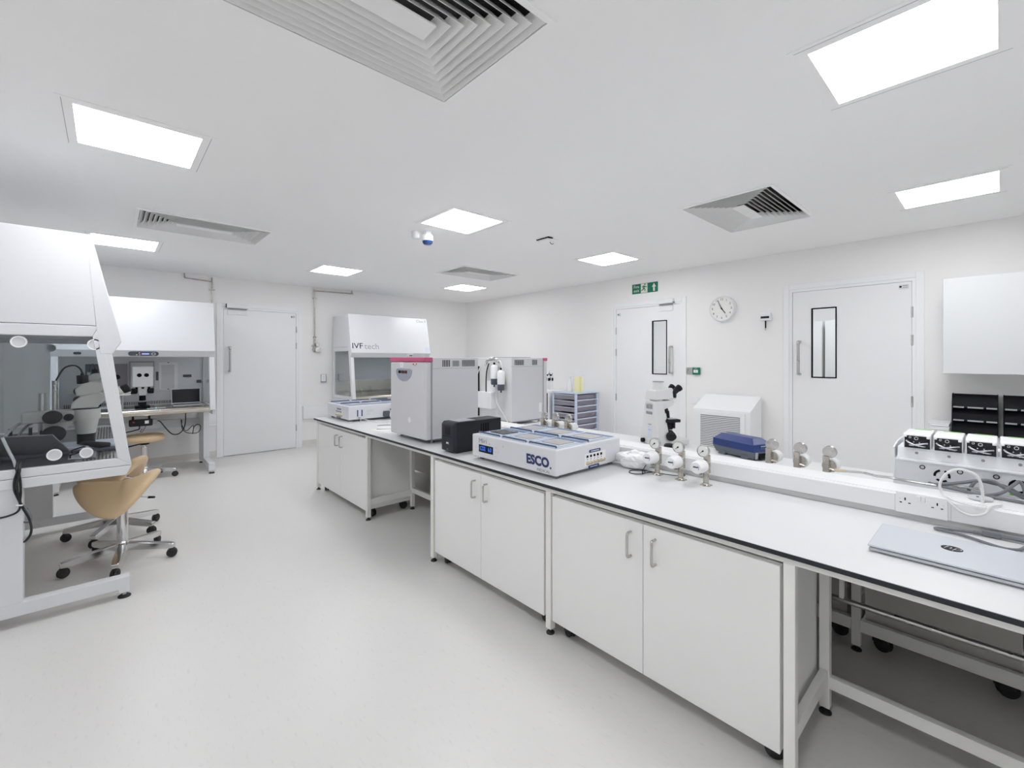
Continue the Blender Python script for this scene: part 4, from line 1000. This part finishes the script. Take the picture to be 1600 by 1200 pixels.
part('back_box', MB().box(xb-.001,xb+.03,.20,.335,.30,.41,.003), 'plast', I2)
for (y,z0,m2) in ((.345,.375,0),(.445,.325,1)):
    bt = part('filter_bottle', MB().lathe([(.012,.195),(.030,.185),(.036,.17),(.036,.07),(.034,.06),(0,.06)],(xb+.055,y,z0)), 'plast', I2)
    part('filter_bowl', MB().lathe([(0,0),(.028,.002),(.033,.012),(.033,.062),(0,.062)],(xb+.055,y,z0)), 'slate', bt)
    part('outlet', MB().cyl((xb+.055,y,z0+.19),(xb+.055,y,z0+.215),.010).cyl((xb+.055,y,z0-.02),(xb+.055,y,z0+.003),.006), 'black', bt)
part('gas_manifold', MB().tube([(xb+.03,.18,.56),(xb+.06,.25,.61),(xb+.05,.34,.62),(xb+.03,.40,.59)],.013,8,4).ball((xb+.05,.30,.63),.02).ball((xb+.05,.37,.62),.018), 'chrome', I2)
part('tube', MB().tube([(xb+.03,.24,.60),(xb+.06,.16,.56),(xb+.06,.08,.45),(xb+.03,.05,.30)],.006,8,5), 'cablew', I2); part('tube', MB().tube([(xb+.05,.40,.605),(xb+.07,.45,.60),(xb+.06,.47,.53),(xb+.055,.46,.50)],.006,8,5), 'cablew', I2); part('tube', MB().tube([(xb+.02,.33,.29),(xb+.03,.36,.2),(xb+.03,.45,.10),(xb+.02,.50,.03)],.005,8,5), 'cablew', I2)
part('cable', MB().tube([(xb+.02,.22,.58),(xb+.03,.20,.50),(xb+.03,.19,.40),(xb+.03,.19,.29)],.006,8,5), 'cable', I2)
part('side_bracket', MB().box(xb+.002,xb+.02,.03,.05,.05,.55), 'blackm', I2)
part('side_sticker', MB().box(.08,.115,WW-.001,WW+.0014,.10,.19), 'plast', I2)
part('back_panel', MB().box(xb-.0005,xb+.0008,.012,WW-.012,.05,HT-.012), 'scopel', I2)
part('rating_plate', MB().box(xb-.001,xb+.001,.34,.41,.08,.22), 'lip', I2)
t = thing('metal_shelf', 'flat grey metal shelf lying on top of the second grey incubator', 'shelf', (3.0,3.3,1.384))
part('shelf', MB().box(2.88,3.12,3.16,3.50,1.385,1.391,.001), 'greyp', t)
# UPS
t = thing('battery_backup', 'black battery backup unit between the grey and the white incubator', 'power supply', (1.90,2.47,BZ))
a, b, x0, x1, z0, z1 = 2.400, 2.543, 1.665, 2.075, .758, .955
part('case', MB().box(x0+.028,x1,a,b,z0,z1,.004), 'dark', t)
part('front_bezel', MB().prism([(x0,z0+.004),(x0+.03,z0),(x0+.03,z1+.001),(x0+.018,z1+.001),(x0,z1-.016)],'y',a+.0005,b-.0005,.006,2), 'bezel', t)
part('lcd_panel', MB().box(x0-.0015,x0+.002,2.437,2.500,.872,.925,.002), 'displ', t)
part('bezel_line', MB().box(x0-.001,x0+.002,2.42,2.523,.858,.861), 'black', t)
text('APC', .017, 'plast', t, fr((x0-.0012,2.468,.815),(0,-1,0),(0,0,1)), bold=.0006, shear=-.15)
text('UPS', .010, 'greyp', t, fr((x0-.0012,2.468,.775),(0,-1,0),(0,0,1)))
part('side_vents', MB().box(1.93,1.99,a-.0008,a+.001,.86,.93) if False else MB().box(1.89,1.90,a-.0006,a+.001,.84,.93).box(1.91,1.92,a-.0006,a+.001,.84,.93).box(1.93,1.94,a-.0006,a+.001,.84,.93).box(1.95,1.96,a-.0006,a+.001,.84,.93), 'black', t)
part('top_sheet', MB().box(1.72,1.86,2.42,2.53,z1,z1+.0015), 'silver', t)
part('foot', MB().box(x0+.04,x1-.03,a+.01,a+.03,BZ+.0005,z0+.001), 'rubber', t); part('foot', MB().box(x0+.04,x1-.03,b-.03,b-.01,BZ+.0005,z0+.001), 'rubber', t)

# ------------------------------------------------------------------ compound microscope on the far worktop (local +x is its front)
t = thing('compound_microscope', 'grey compound microscope with black eyepieces on the far worktop', 'microscope', (2.905,1.715,BZ), math.radians(-24), local=True)
mb = MB(); A = [(-.122,0),(.122,0),(.052,.305),(-.052,.305)]
def loft(mb, lo, hi, bev=0):
    P = [mb.bm.verts.new(p) for p in lo]; Q = [mb.bm.verts.new(p) for p in hi]; n = len(P); fs = [mb.bm.faces.new(P[::-1]), mb.bm.faces.new(Q)]
    for i in range(n): fs.append(mb.bm.faces.new((P[i],P[(i+1)%n],Q[(i+1)%n],Q[i])))
    mb._bev(list({e for f in fs for e in f.edges}), bev, 2)
loft(mb, [(0,-.118,.002),(.11,-.10,.002),(.11,.10,.002),(0,.118,.002)], [(0,-.054,.305),(.085,-.048,.305),(.085,.048,.305),(0,.054,.305)], .004)
part('arm', mb, 'scopel', t)
part('base', MB().box(.09,.27,-.10,.10,.002,.045,.010), 'scopel', t)
part('upper_arm', MB().prism([(.0,.255),(.08,.250),(.17,.285),(.185,.305),(.17,.322),(.0,.318)],'y',-.046,.046,.005), 'scopel', t)
hd = MB(); loft(hd, [(.0,-.062,.33),(.205,-.048,.33),(.205,.048,.33),(.0,.062,.33)], [(.01,-.054,.395),(.165,-.044,.412),(.165,.044,.412),(.01,.054,.395)], .006)
part('head', hd, 'scopel', t); part('head_mount', MB().lathe([(.045,.318),(.045,.332),(0,.332)],(.06,0,0)), 'scope', t)
part('camera_port', MB().lathe([(.047,.392),(.042,.405),(.038,.450),(.038,.455),(0,.455)],(.075,0,0)), 'scopel', t)
part('port_cap', MB().lathe([(.040,.4545),(.040,.460),(0,.460)],(.075,0,0)), 'greyp', t)
for s in (-1,1):
    part('eyepiece', MB().lathe([(.020,0),(.021,.055),(.024,.058),(.025,.078),(.021,.082),(0,.078)],(.172,s*.032,.368),(.80,s*.10,.62),20), 'blackm', t)
part('eyepiece_mount', MB().box(.165,.197,-.055,.055,.338,.395,.010), 'blackm', t)
part('nosepiece', MB().lathe([(.020,0),(.038,.018),(.034,.034),(0,.036)],(.122,0,.225),(-.25,0,1),22), 'blackm', t)
for k,(dx,dy) in enumerate(((.0,0),(.022,.018),(.02,-.022),(-.018,.015))):
    part('objective', MB().cyl((.118+dx,dy,.244),(.116+dx*1.3,dy*1.3,.193),.0125,.010), 'chrome' if k == 1 else 'blackm', t)
part('stage', MB().box(.085,.205,-.085,.085,.165,.186,.004), 'blackm', t)
part('slide_holder', MB().box(.12,.20,-.06,.055,.186,.190,.001), 'silver', t)
part('stage_bracket', MB().box(.082,.165,-.05,.05,.11,.168,.004).cyl((.17,-.05,.12),(.17,-.05,.168),.012).box(.165,.19,-.04,.03,.14,.167,.004), 'blackm', t)
part('condenser', MB().lathe([(.028,.118),(.028,.145),(.02,.165),(0,.166)],(.155,0,0)), 'blackm', t)
part('lamp_housing', MB().lathe([(.042,.045),(.040,.080),(.026,.098),(0,.099)],(.165,0,0)), 'blackm', t)
for s in (-1,1): part('focus_knob', MB().lathe([(.030,0),(.034,.006),(.032,.026),(.022,.030),(.020,.048),(0,.05)],(.10,s*.098,.075),(0,s,0),22), 'blackm', t)
mb = MB()
for k in range(6): mb.box(-.0012,.003,-.034+.0125*k,-.029+.0125*k,.262,.292)
part('cooling_slots', mb.xf(Matrix.Shear('XY',4,(0,0)) if False else Matrix()), 'greyp', t)
part('hand_grip', MB().box(-.002,.004,-.035,.040,.222,.243,.003), 'greyp', t)
part('rating_label', MB().box(-.0012,.003,-.028,.018,.05,.14), 'lidw', t)
part('print', MB().box(-.002,.002,-.022,.012,.146,.154).box(-.002,.002,-.018,.008,.108,.113), 'greyd', t)
part('mains_socket', MB().cyl((.002,.066,.026),(-.02,.066,.026),.016), 'black', t)

# blue box
t = thing('blue_device', 'low blue and grey box with chamfered lid on the far worktop', 'device', (2.885,1.003,BZ), math.radians(-20.8), local=True)
lo = MB(); loft(lo, [(.012,.010,.010),(.148,.010,.010),(.148,.300,.010),(.012,.300,.010)], [(0,0,.054),(.16,0,.054),(.16,.318,.054),(0,.318,.054)], .003)
part('tray', lo, 'boxgrey', t)
up_ = MB(); loft(up_, [(0,0,.054),(.16,0,.054),(.16,.318,.054),(0,.318,.054)], [(.0,.004,.100),(.16,.004,.100),(.16,.314,.100),(0,.314,.100)], .003)
loft(up_, [(0,.004,.098),(.16,.004,.098),(.16,.314,.098),(0,.314,.098)], [(.042,.05,.132),(.118,.05,.132),(.118,.285,.132),(.042,.285,.132)], .004)
part('lid', up_, 'bluebox', t)
part('latch', MB().box(.05,.10,-.004,.003,.07,.092,.002), 'bluebar', t); part('latch_bar', MB().box(.052,.098,-.007,-.002,.088,.092), 'silver', t)
part('end_recess', MB().box(.045,.105,.001,.008,.014,.046), 'black', t)
part('end_rib', MB().box(.012,.03,-.003,.004,.012,.054,.002).box(.13,.146,-.003,.004,.012,.054,.002), 'greyd', t)
for q in ((.004,.03,.05,.10),(.004,.03,.22,.275),(.13,.156,.05,.10),(.13,.156,.22,.275)): part('foot', MB().box(*q,0,.03,.004), 'boxgrey', t)

# ------------------------------------------------------------------ modular device at the right edge
t = thing('modular_analyser', 'white modular device with black backed modules and crossing hoses', 'laboratory device', (2.75,.1,BZ))
ya, yb = -.115, .318
part('chassis', MB().box(2.566,2.86,ya,yb,.7515,.935,.002), 'device', t)
part('end_plate', MB().prism([(2.56,.7515),(2.86,.7515),(2.86,1.0),(2.66,1.0),(2.56,.985)],'y',yb-.003,yb+.002), 'device', t)
part('front_ledge', MB().box(2.545,2.60,ya,yb-.012,.934,.941,.001), 'device', t)
part('upper_panel', MB().prism([(2.578,.941),(2.84,.941),(2.84,.986),(2.592,.986)],'y',ya,yb-.01,.001), 'device', t)
part('foot_rail', MB().box(2.54,2.566,ya,yb-.006,.7515,.772,.002), 'hood', t)
for yc in (.165,-.045):
    mb = MB()
    for k in range(3): mb._ring((2.566,yc,.885),(-1,0,0),.018,.026,.001,10,k*2*PI/3+.25,k*2*PI/3+1.75)
    part('fan_slots', mb, 'black', t)
mb = MB(); mc = MB()
for yc, z in ((.225,.911),(.112,.911),(.012,.911),(-.085,.912)): mb._ring((2.566,yc,z),(-1,0,0),.006,.0095,.001,16); mc.lathe([(.006,0),(.006,.0015),(0,.002)],(2.566,yc,z),(-1,0,0),12)
part('port_rings', mb, 'dark', t); part('port_plugs', mc, 'silver', t)
mc = MB()
for yc in (.245,.145,.048,-.05): mc.lathe([(.0055,0),(.0055,.002),(0,.003)],(2.583,yc,.966),(-1,0,0),12)
part('screw_heads', mc, 'greyp', t)
mb = MB()
for k in range(16): mb.box(2.5392,2.5405,-.10+.0125*k,-.094+.0125*k,.760,.765)
part('rail_holes', mb, 'dark', t)
for k in range(4):
    b = .287-.095*k; a = b-.088; m = (a+b)/2
    md_ = part('module', MB().prism([(2.575,.988),(2.573,1.043),(2.579,1.050),(2.750,1.050),(2.750,.988)],'y',a,b,.003), 'white', t)
    part('rear_panel', MB().box(2.5705,2.576,a+.003,b-.004,.988,1.040), 'displ', md_)
    part('side_lugs', MB().box(2.569,2.577,b-.012,b-.003,1.033,1.041,.002).box(2.569,2.577,a+.003,a+.014,1.031,1.041,.002), 'white', md_)
    part('connector', MB()._ring((2.571,b-.022,1.033),(-1,0,0),.0028,.0042,.003,12)._ring((2.571,m+.002,1.030),(-1,0,0),.0052,.0072,.003,6), 'lip', md_)
    part('hose', MB().tube([(2.571,b-.010,1.018),(2.560,b-.018,1.012),(2.556,m+.006,1.004),(2.560,m-.018,.999),(2.571,m-.026,.998)],.003,8,4).tube([(2.571,b-.020,.999),(2.562,b-.03,1.001),(2.560,m-.012,1.008),(2.571,a+.010,1.012)],.003,8,4), 'silver', md_)
    part('pins', MB().lathe([(.002,0),(.002,.003),(0,.003)],(2.571,m+.012,.998),(-1,0,0),8).lathe([(.002,0),(.002,.003),(0,.003)],(2.571,m-.006,.997),(-1,0,0),8).lathe([(.002,0),(.002,.003),(0,.003)],(2.571,m+.010,1.014),(-1,0,0),8).lathe([(.002,0),(.002,.003),(0,.003)],(2.571,m-.008,1.013),(-1,0,0),8), 'lip', md_)
    part('green_stripe', MB().box(2.732,2.746,a+.010,b-.022,1.0495,1.0515), 'lime', md_)
t = thing('device_cables', 'tangle of dark cables lying on the trunking before the modular device', 'cable', (2.49,.05,.86))
part('cable', MB().tube([(2.52,.20,.857),(2.50,.175,.860),(2.49,.11,.882),(2.50,.057,.900),(2.51,.023,.902),(2.505,-.01,.884),(2.49,-.058,.860),(2.47,-.12,.856)],.0062,8,5), 'cableg', t)
part('cable', MB().tube([(2.50,.085,.856),(2.49,.077,.876),(2.50,.060,.898),(2.515,.02,.893),(2.52,-.02,.885),(2.51,-.06,.862),(2.50,-.12,.857)],.0058,8,5), 'cableg', t)
part('cable', MB().tube([(2.44,.05,.855),(2.46,-.0,.872),(2.48,-.034,.908),(2.49,-.045,.918),(2.49,-.055,.905),(2.485,-.065,.87),(2.47,-.10,.857)],.006,8,5), 'cableg', t)
part('cable', MB().tube([(2.50,.165,.856),(2.47,.11,.857),(2.45,.05,.856),(2.44,-.02,.856),(2.43,-.12,.856)],.006,8,5), 'cableg', t)
part('cable', MB().tube([(2.51,.15,.8575),(2.49,.09,.868),(2.47,.03,.858),(2.455,-.05,.857),(2.45,-.12,.857)],.005,8,5), 'steel', t)
part('plug', MB().cyl((2.40,.052,.851),(2.40,.052,.858),.034), 'lip', t); part('plug_mark', MB().box(2.39,2.40,.055,.062,.857,.8595), 'black', t)
part('cable_tag', MB().box(2.515,2.525,-.045,-.022,.858,.872,.001), 'lime', t)
t = thing('white_cable', 'white cable making a loop over the trunking above the laptop', 'cable', (2.30,.09,.87))
part('cable', MB().tube([(2.325,.045,.853),(2.322,.044,.882),(2.31,.049,.928),(2.305,.063,.956),(2.30,.101,.969),(2.298,.134,.949),(2.295,.153,.907),(2.290,.146,.873),(2.279,.125,.846),(2.278,.101,.822),(2.277,.068,.814),(2.278,.037,.829),(2.283,.027,.852),(2.296,.015,.858),(2.34,.0,.8545)],.0045,8,5), 'cablew', t)
part('cable', MB().tube([(2.290,.146,.868),(2.281,.11,.854),(2.280,.07,.848),(2.281,.03,.849),(2.29,.018,.857)],.0028,8,5), 'cablew', t)

# ------------------------------------------------------------------ closed laptop, cable, bag and loop on the front worktop
t = thing('closed_laptop', 'closed silver laptop with round dark logo on the front worktop', 'laptop', (1.957,.105,BZ))
x0, x1, a, b = 1.818, 2.092, -.083, .291
part('base', MB().box(x0+.003,x1-.003,a+.003,b-.003,.7525,.7640,.0045,3), 'alud', t)
part('hinge_gap', MB().box(x0+.006,x1-.006,a+.006,b-.006,.7635,.7662), 'dark', t)
part('lid', MB().box(x0,x1,a,b,.766,.7735,.0035,3), 'alu', t)
lg = part('logo_disc', MB().lathe([(.0255,0),(.0255,.0006),(0,.0006)],(1.967,.104,.7735),n=32), 'black', t)
text('hp', .044, 'alu', t, fr((1.971,.104,.7743),(0,-1,0),(1,0,0)), 'logo_letters', ext=.0001, shear=.3, bold=-.0008)
part('feet', MB().box(x0+.02,x0+.035,a+.03,b-.03,BZ+.0003,.753).box(x1-.035,x1-.02,a+.03,b-.03,BZ+.0003,.753), 'rubber', t)
t = thing('charger_cable', 'grey laptop charger cable with connector lying behind the laptop', 'cable', (2.22,.03,BZ))
part('cable', MB().tube([(2.265,.060,.759),(2.25,.105,.757),(2.235,.148,.757),(2.224,.161,.757),(2.214,.150,.757),(2.205,.09,.757),(2.165,.027,.757),(2.15,-.008,.757),(2.165,-.036,.757),(2.20,-.05,.757),(2.24,-.058,.757)],.0048,8,5), 'cableg', t)
part('connector', MB().box(2.262,2.284,-.002,.045,.7525,.773,.004).cyl((2.268,.045,.760),(2.262,.066,.759),.0065), 'cableg', t)
part('connector_tail', MB().tube([(2.272,-.002,.763),(2.27,-.03,.763),(2.265,-.06,.764),(2.25,-.11,.762)],.0085,8,4), 'cableg', t)
mb = MB(); bmesh.ops.create_icosphere(mb.bm, subdivisions=4, radius=1)
for v in mb.bm.verts:
    n1 = noise.noise(v.co*1.7)+.55*abs(noise.noise(v.co*3.3))+.16*abs(noise.noise(v.co*8))
    v.co = Vector((v.co.x*.050, v.co.y*.105, max(v.co.z,-.75)*.050))*(1+.30*n1)
zmin = min(v.co.z for v in mb.bm.verts)
for v in mb.bm.verts: v.co += Vector((2.215,1.405,BZ+.001-zmin))
solo('plastic_bag', mb, 'bag', 'crumpled clear white plastic bag right of the white incubator', 'bag', (2.215,1.405,BZ))
t = thing('tied_cable', 'thin black cable tied in a loop beside the front gas valves', 'cable', (2.16,1.30,BZ))
part('cable', MB().tube([(2.235,1.48,.7535),(2.225,1.41,.7535),(2.195,1.33,.7535),(2.14,1.295,.7545),(2.105,1.315,.7535),(2.10,1.36,.7535),(2.15,1.38,.7535),(2.19,1.34,.7545),(2.20,1.29,.7545),(2.21,1.22,.7535)],.0022,6,5), 'cable', t)
part('cable', MB().tube([(2.135,1.30,.755),(2.17,1.285,.756),(2.22,1.27,.7535)],.0022,6,4).tube([(2.12,1.295,.7535),(2.135,1.30,.770),(2.15,1.29,.80)],.002,6,4), 'cable', t)
part('cable', MB().tube([(2.255,1.17,.80),(2.25,1.14,.775),(2.245,1.12,.757),(2.23,1.16,.7535),(2.21,1.22,.7535)],.002,6,5), 'cable', t)
t = thing('focus_controller', 'small black knob controller behind the front gas valves', 'controller', (2.63,1.47,BZ))
part('knob', MB().lathe([(.03,0),(.034,.006),(.032,.07),(.024,.078),(0,.078)],(2.66,1.43,BZ+.0008)), 'blackm', t)
part('base', MB().box(2.62,2.70,1.40,1.52,BZ+.0006,BZ+.010,.003), 'blackm', t)

# ------------------------------------------------------------------ drawer tower and what stands on it
t = thing('drawer_tower', 'pale blue drawer tower with smoky drawers against the right wall', 'drawer unit', (5.13,4.245,0))
x0, x1, a, b, H_ = 4.87, 5.385, 4.02, 4.47, .897
for (x,y) in ((x0,a),(x0,b-.03),(x1-.03,a),(x1-.03,b-.03)): part('upright', MB().box(x,x+.03,y,y+.03,.04,H_,.003), 'paleblue', t)
part('top_panel', MB().box(x0-.004,x1+.004,a-.004,b+.004,H_-.022,H_,.003), 'paleblue', t)
for k in range(9):
    z = .075+.089*k
    part('runner', MB().box(x0+.03,x1-.03,a+.002,a+.012,z-.010,z+.008).box(x0+.03,x1-.03,b-.012,b-.002,z-.010,z+.008).box(x1-.016,x1-.004,a+.03,b-.03,z-.01,z+.008), 'paleblue', t)
    d = part('drawer', MB().box(x0+.006,x1-.03,a+.034,b-.034,z+.010,z+.072,.004), 'smoke', t)
    part('drawer_lip', MB().box(x0-.012,x0+.008,a+.034,b-.034,z+.068,z+.076,.003), 'lidw', d)
for (x,y) in ((x0+.02,a+.02),(x0+.02,b-.02),(x1-.03,a+.02),(x1-.03,b-.02)): part('castor', MB().lathe([(.012,0),(.02,.004),(.02,.034),(.01,.042),(0,.042)],(x,y,.0)), 'rubber', t)
t = thing('spray_bottle', 'white spray bottle standing on the drawer tower', 'bottle', (5.05,4.29,H_))
part('body', MB().lathe([(.036,0),(.040,.004),(.040,.105),(.034,.125),(.018,.165),(.014,.185),(.014,.20),(0,.20)],(5.05,4.29,H_+.0005)), 'plast', t)
part('spray_head', MB().box(5.03,5.07,4.265,4.305,H_+.198,H_+.232,.006).box(5.042,5.058,4.21,4.27,H_+.212,H_+.230,.004), 'white', t)
part('trigger', MB().prism([(4.255,H_+.212),(4.265,H_+.212),(4.255,H_+.165),(4.247,H_+.168)],'x',5.045,5.055), 'white', t)
t = thing('yellow_cloth_pack', 'pale yellow cloth pack standing beside the spray bottle', 'cloth pack', (5.0,4.13,H_))
part('pack', MB().box(4.96,5.00,4.045,4.135,H_+.0005,H_+.225,.008,3), 'yellow', t)
part('rear_pack', MB().box(5.003,5.045,4.03,4.12,H_+.0005,H_+.222,.008,3), 'yellow', t)
t = thing('narrow_cabinet', 'narrow white cabinet mostly hidden behind the second grey incubator', 'cabinet', (5.15,4.78,0))
part('carcass', MB().box(4.92,5.38,4.56,5.05,.05,.88,.003), 'white', t); part('plinth', MB().box(4.94,5.36,4.58,5.03,0,.05), 'black', t)
part('door', MB().box(4.905,4.92,4.565,5.045,.06,.875,.002), 'white', t)
part('edge_strip', MB().box(4.90,4.906,4.60,4.625,.30,.86), 'black', t)
t = thing('pipette_stand', 'small stand with hanging pipettes behind the second grey incubator', 'pipette stand', (5.05,4.70,.88))
part('base', MB().lathe([(.07,0),(.07,.008),(.02,.016),(0,.016)],(5.05,4.70,.8805)), 'white', t)
part('post', MB().cyl((5.05,4.70,.89),(5.05,4.70,1.20),.006), 'lidw', t)
part('holder_ring', MB().lathe([(.035,1.115),(.045,1.12),(.045,1.135),(.035,1.14),(0,1.14)],(5.05,4.70,0)), 'blackm', t)
for k in range(4):
    a = k*PI/2+.6; x, y = 5.05+.048*math.cos(a), 4.70+.048*math.sin(a)
    pp = part('pipette', MB().lathe([(.003,.93),(.005,.95),(.006,1.02),(.012,1.03),(.013,1.10),(.012,1.13),(0,1.135)],(x,y,0)), 'white', t)
    part('plunger', MB().cyl((x,y,1.13),(x,y,1.16),.004), 'black', pp); part('grip', MB().lathe([(.0135,1.04),(.0145,1.05),(.0145,1.08),(.0135,1.085),(0,1.086)],(x,y,0)), 'blackm', pp)

# ------------------------------------------------------------------ camera, world, view
cam = bpy.data.cameras.new('camera'); co = bpy.data.objects.new('camera', cam); C.objects.link(co)
A = math.atan2(764, 694); co.location = (0,0,1.37); co.rotation_euler = (PI/2, 0, A-PI/2)
cam.sensor_width = 36; cam.lens = 694/1600*36; cam.shift_y = -38.5/1600; cam.clip_start = .02
sc = bpy.context.scene; sc.camera = co
w = bpy.data.worlds.new('world'); sc.world = w; w.use_nodes = True
w.node_tree.nodes['Background'].inputs[0].default_value = (.6,.62,.65,1); w.node_tree.nodes['Background'].inputs[1].default_value = .2
sc.view_settings.view_transform = 'Standard'; sc.view_settings.look = 'None'; sc.view_settings.gamma = 1; sc.view_settings.use_curve_mapping = False
sc.view_settings.exposure = 0.0
sc.cycles.max_bounces = 16; sc.cycles.diffuse_bounces = 10; sc.cycles.glossy_bounces = 6; sc.cycles.transparent_max_bounces = 16
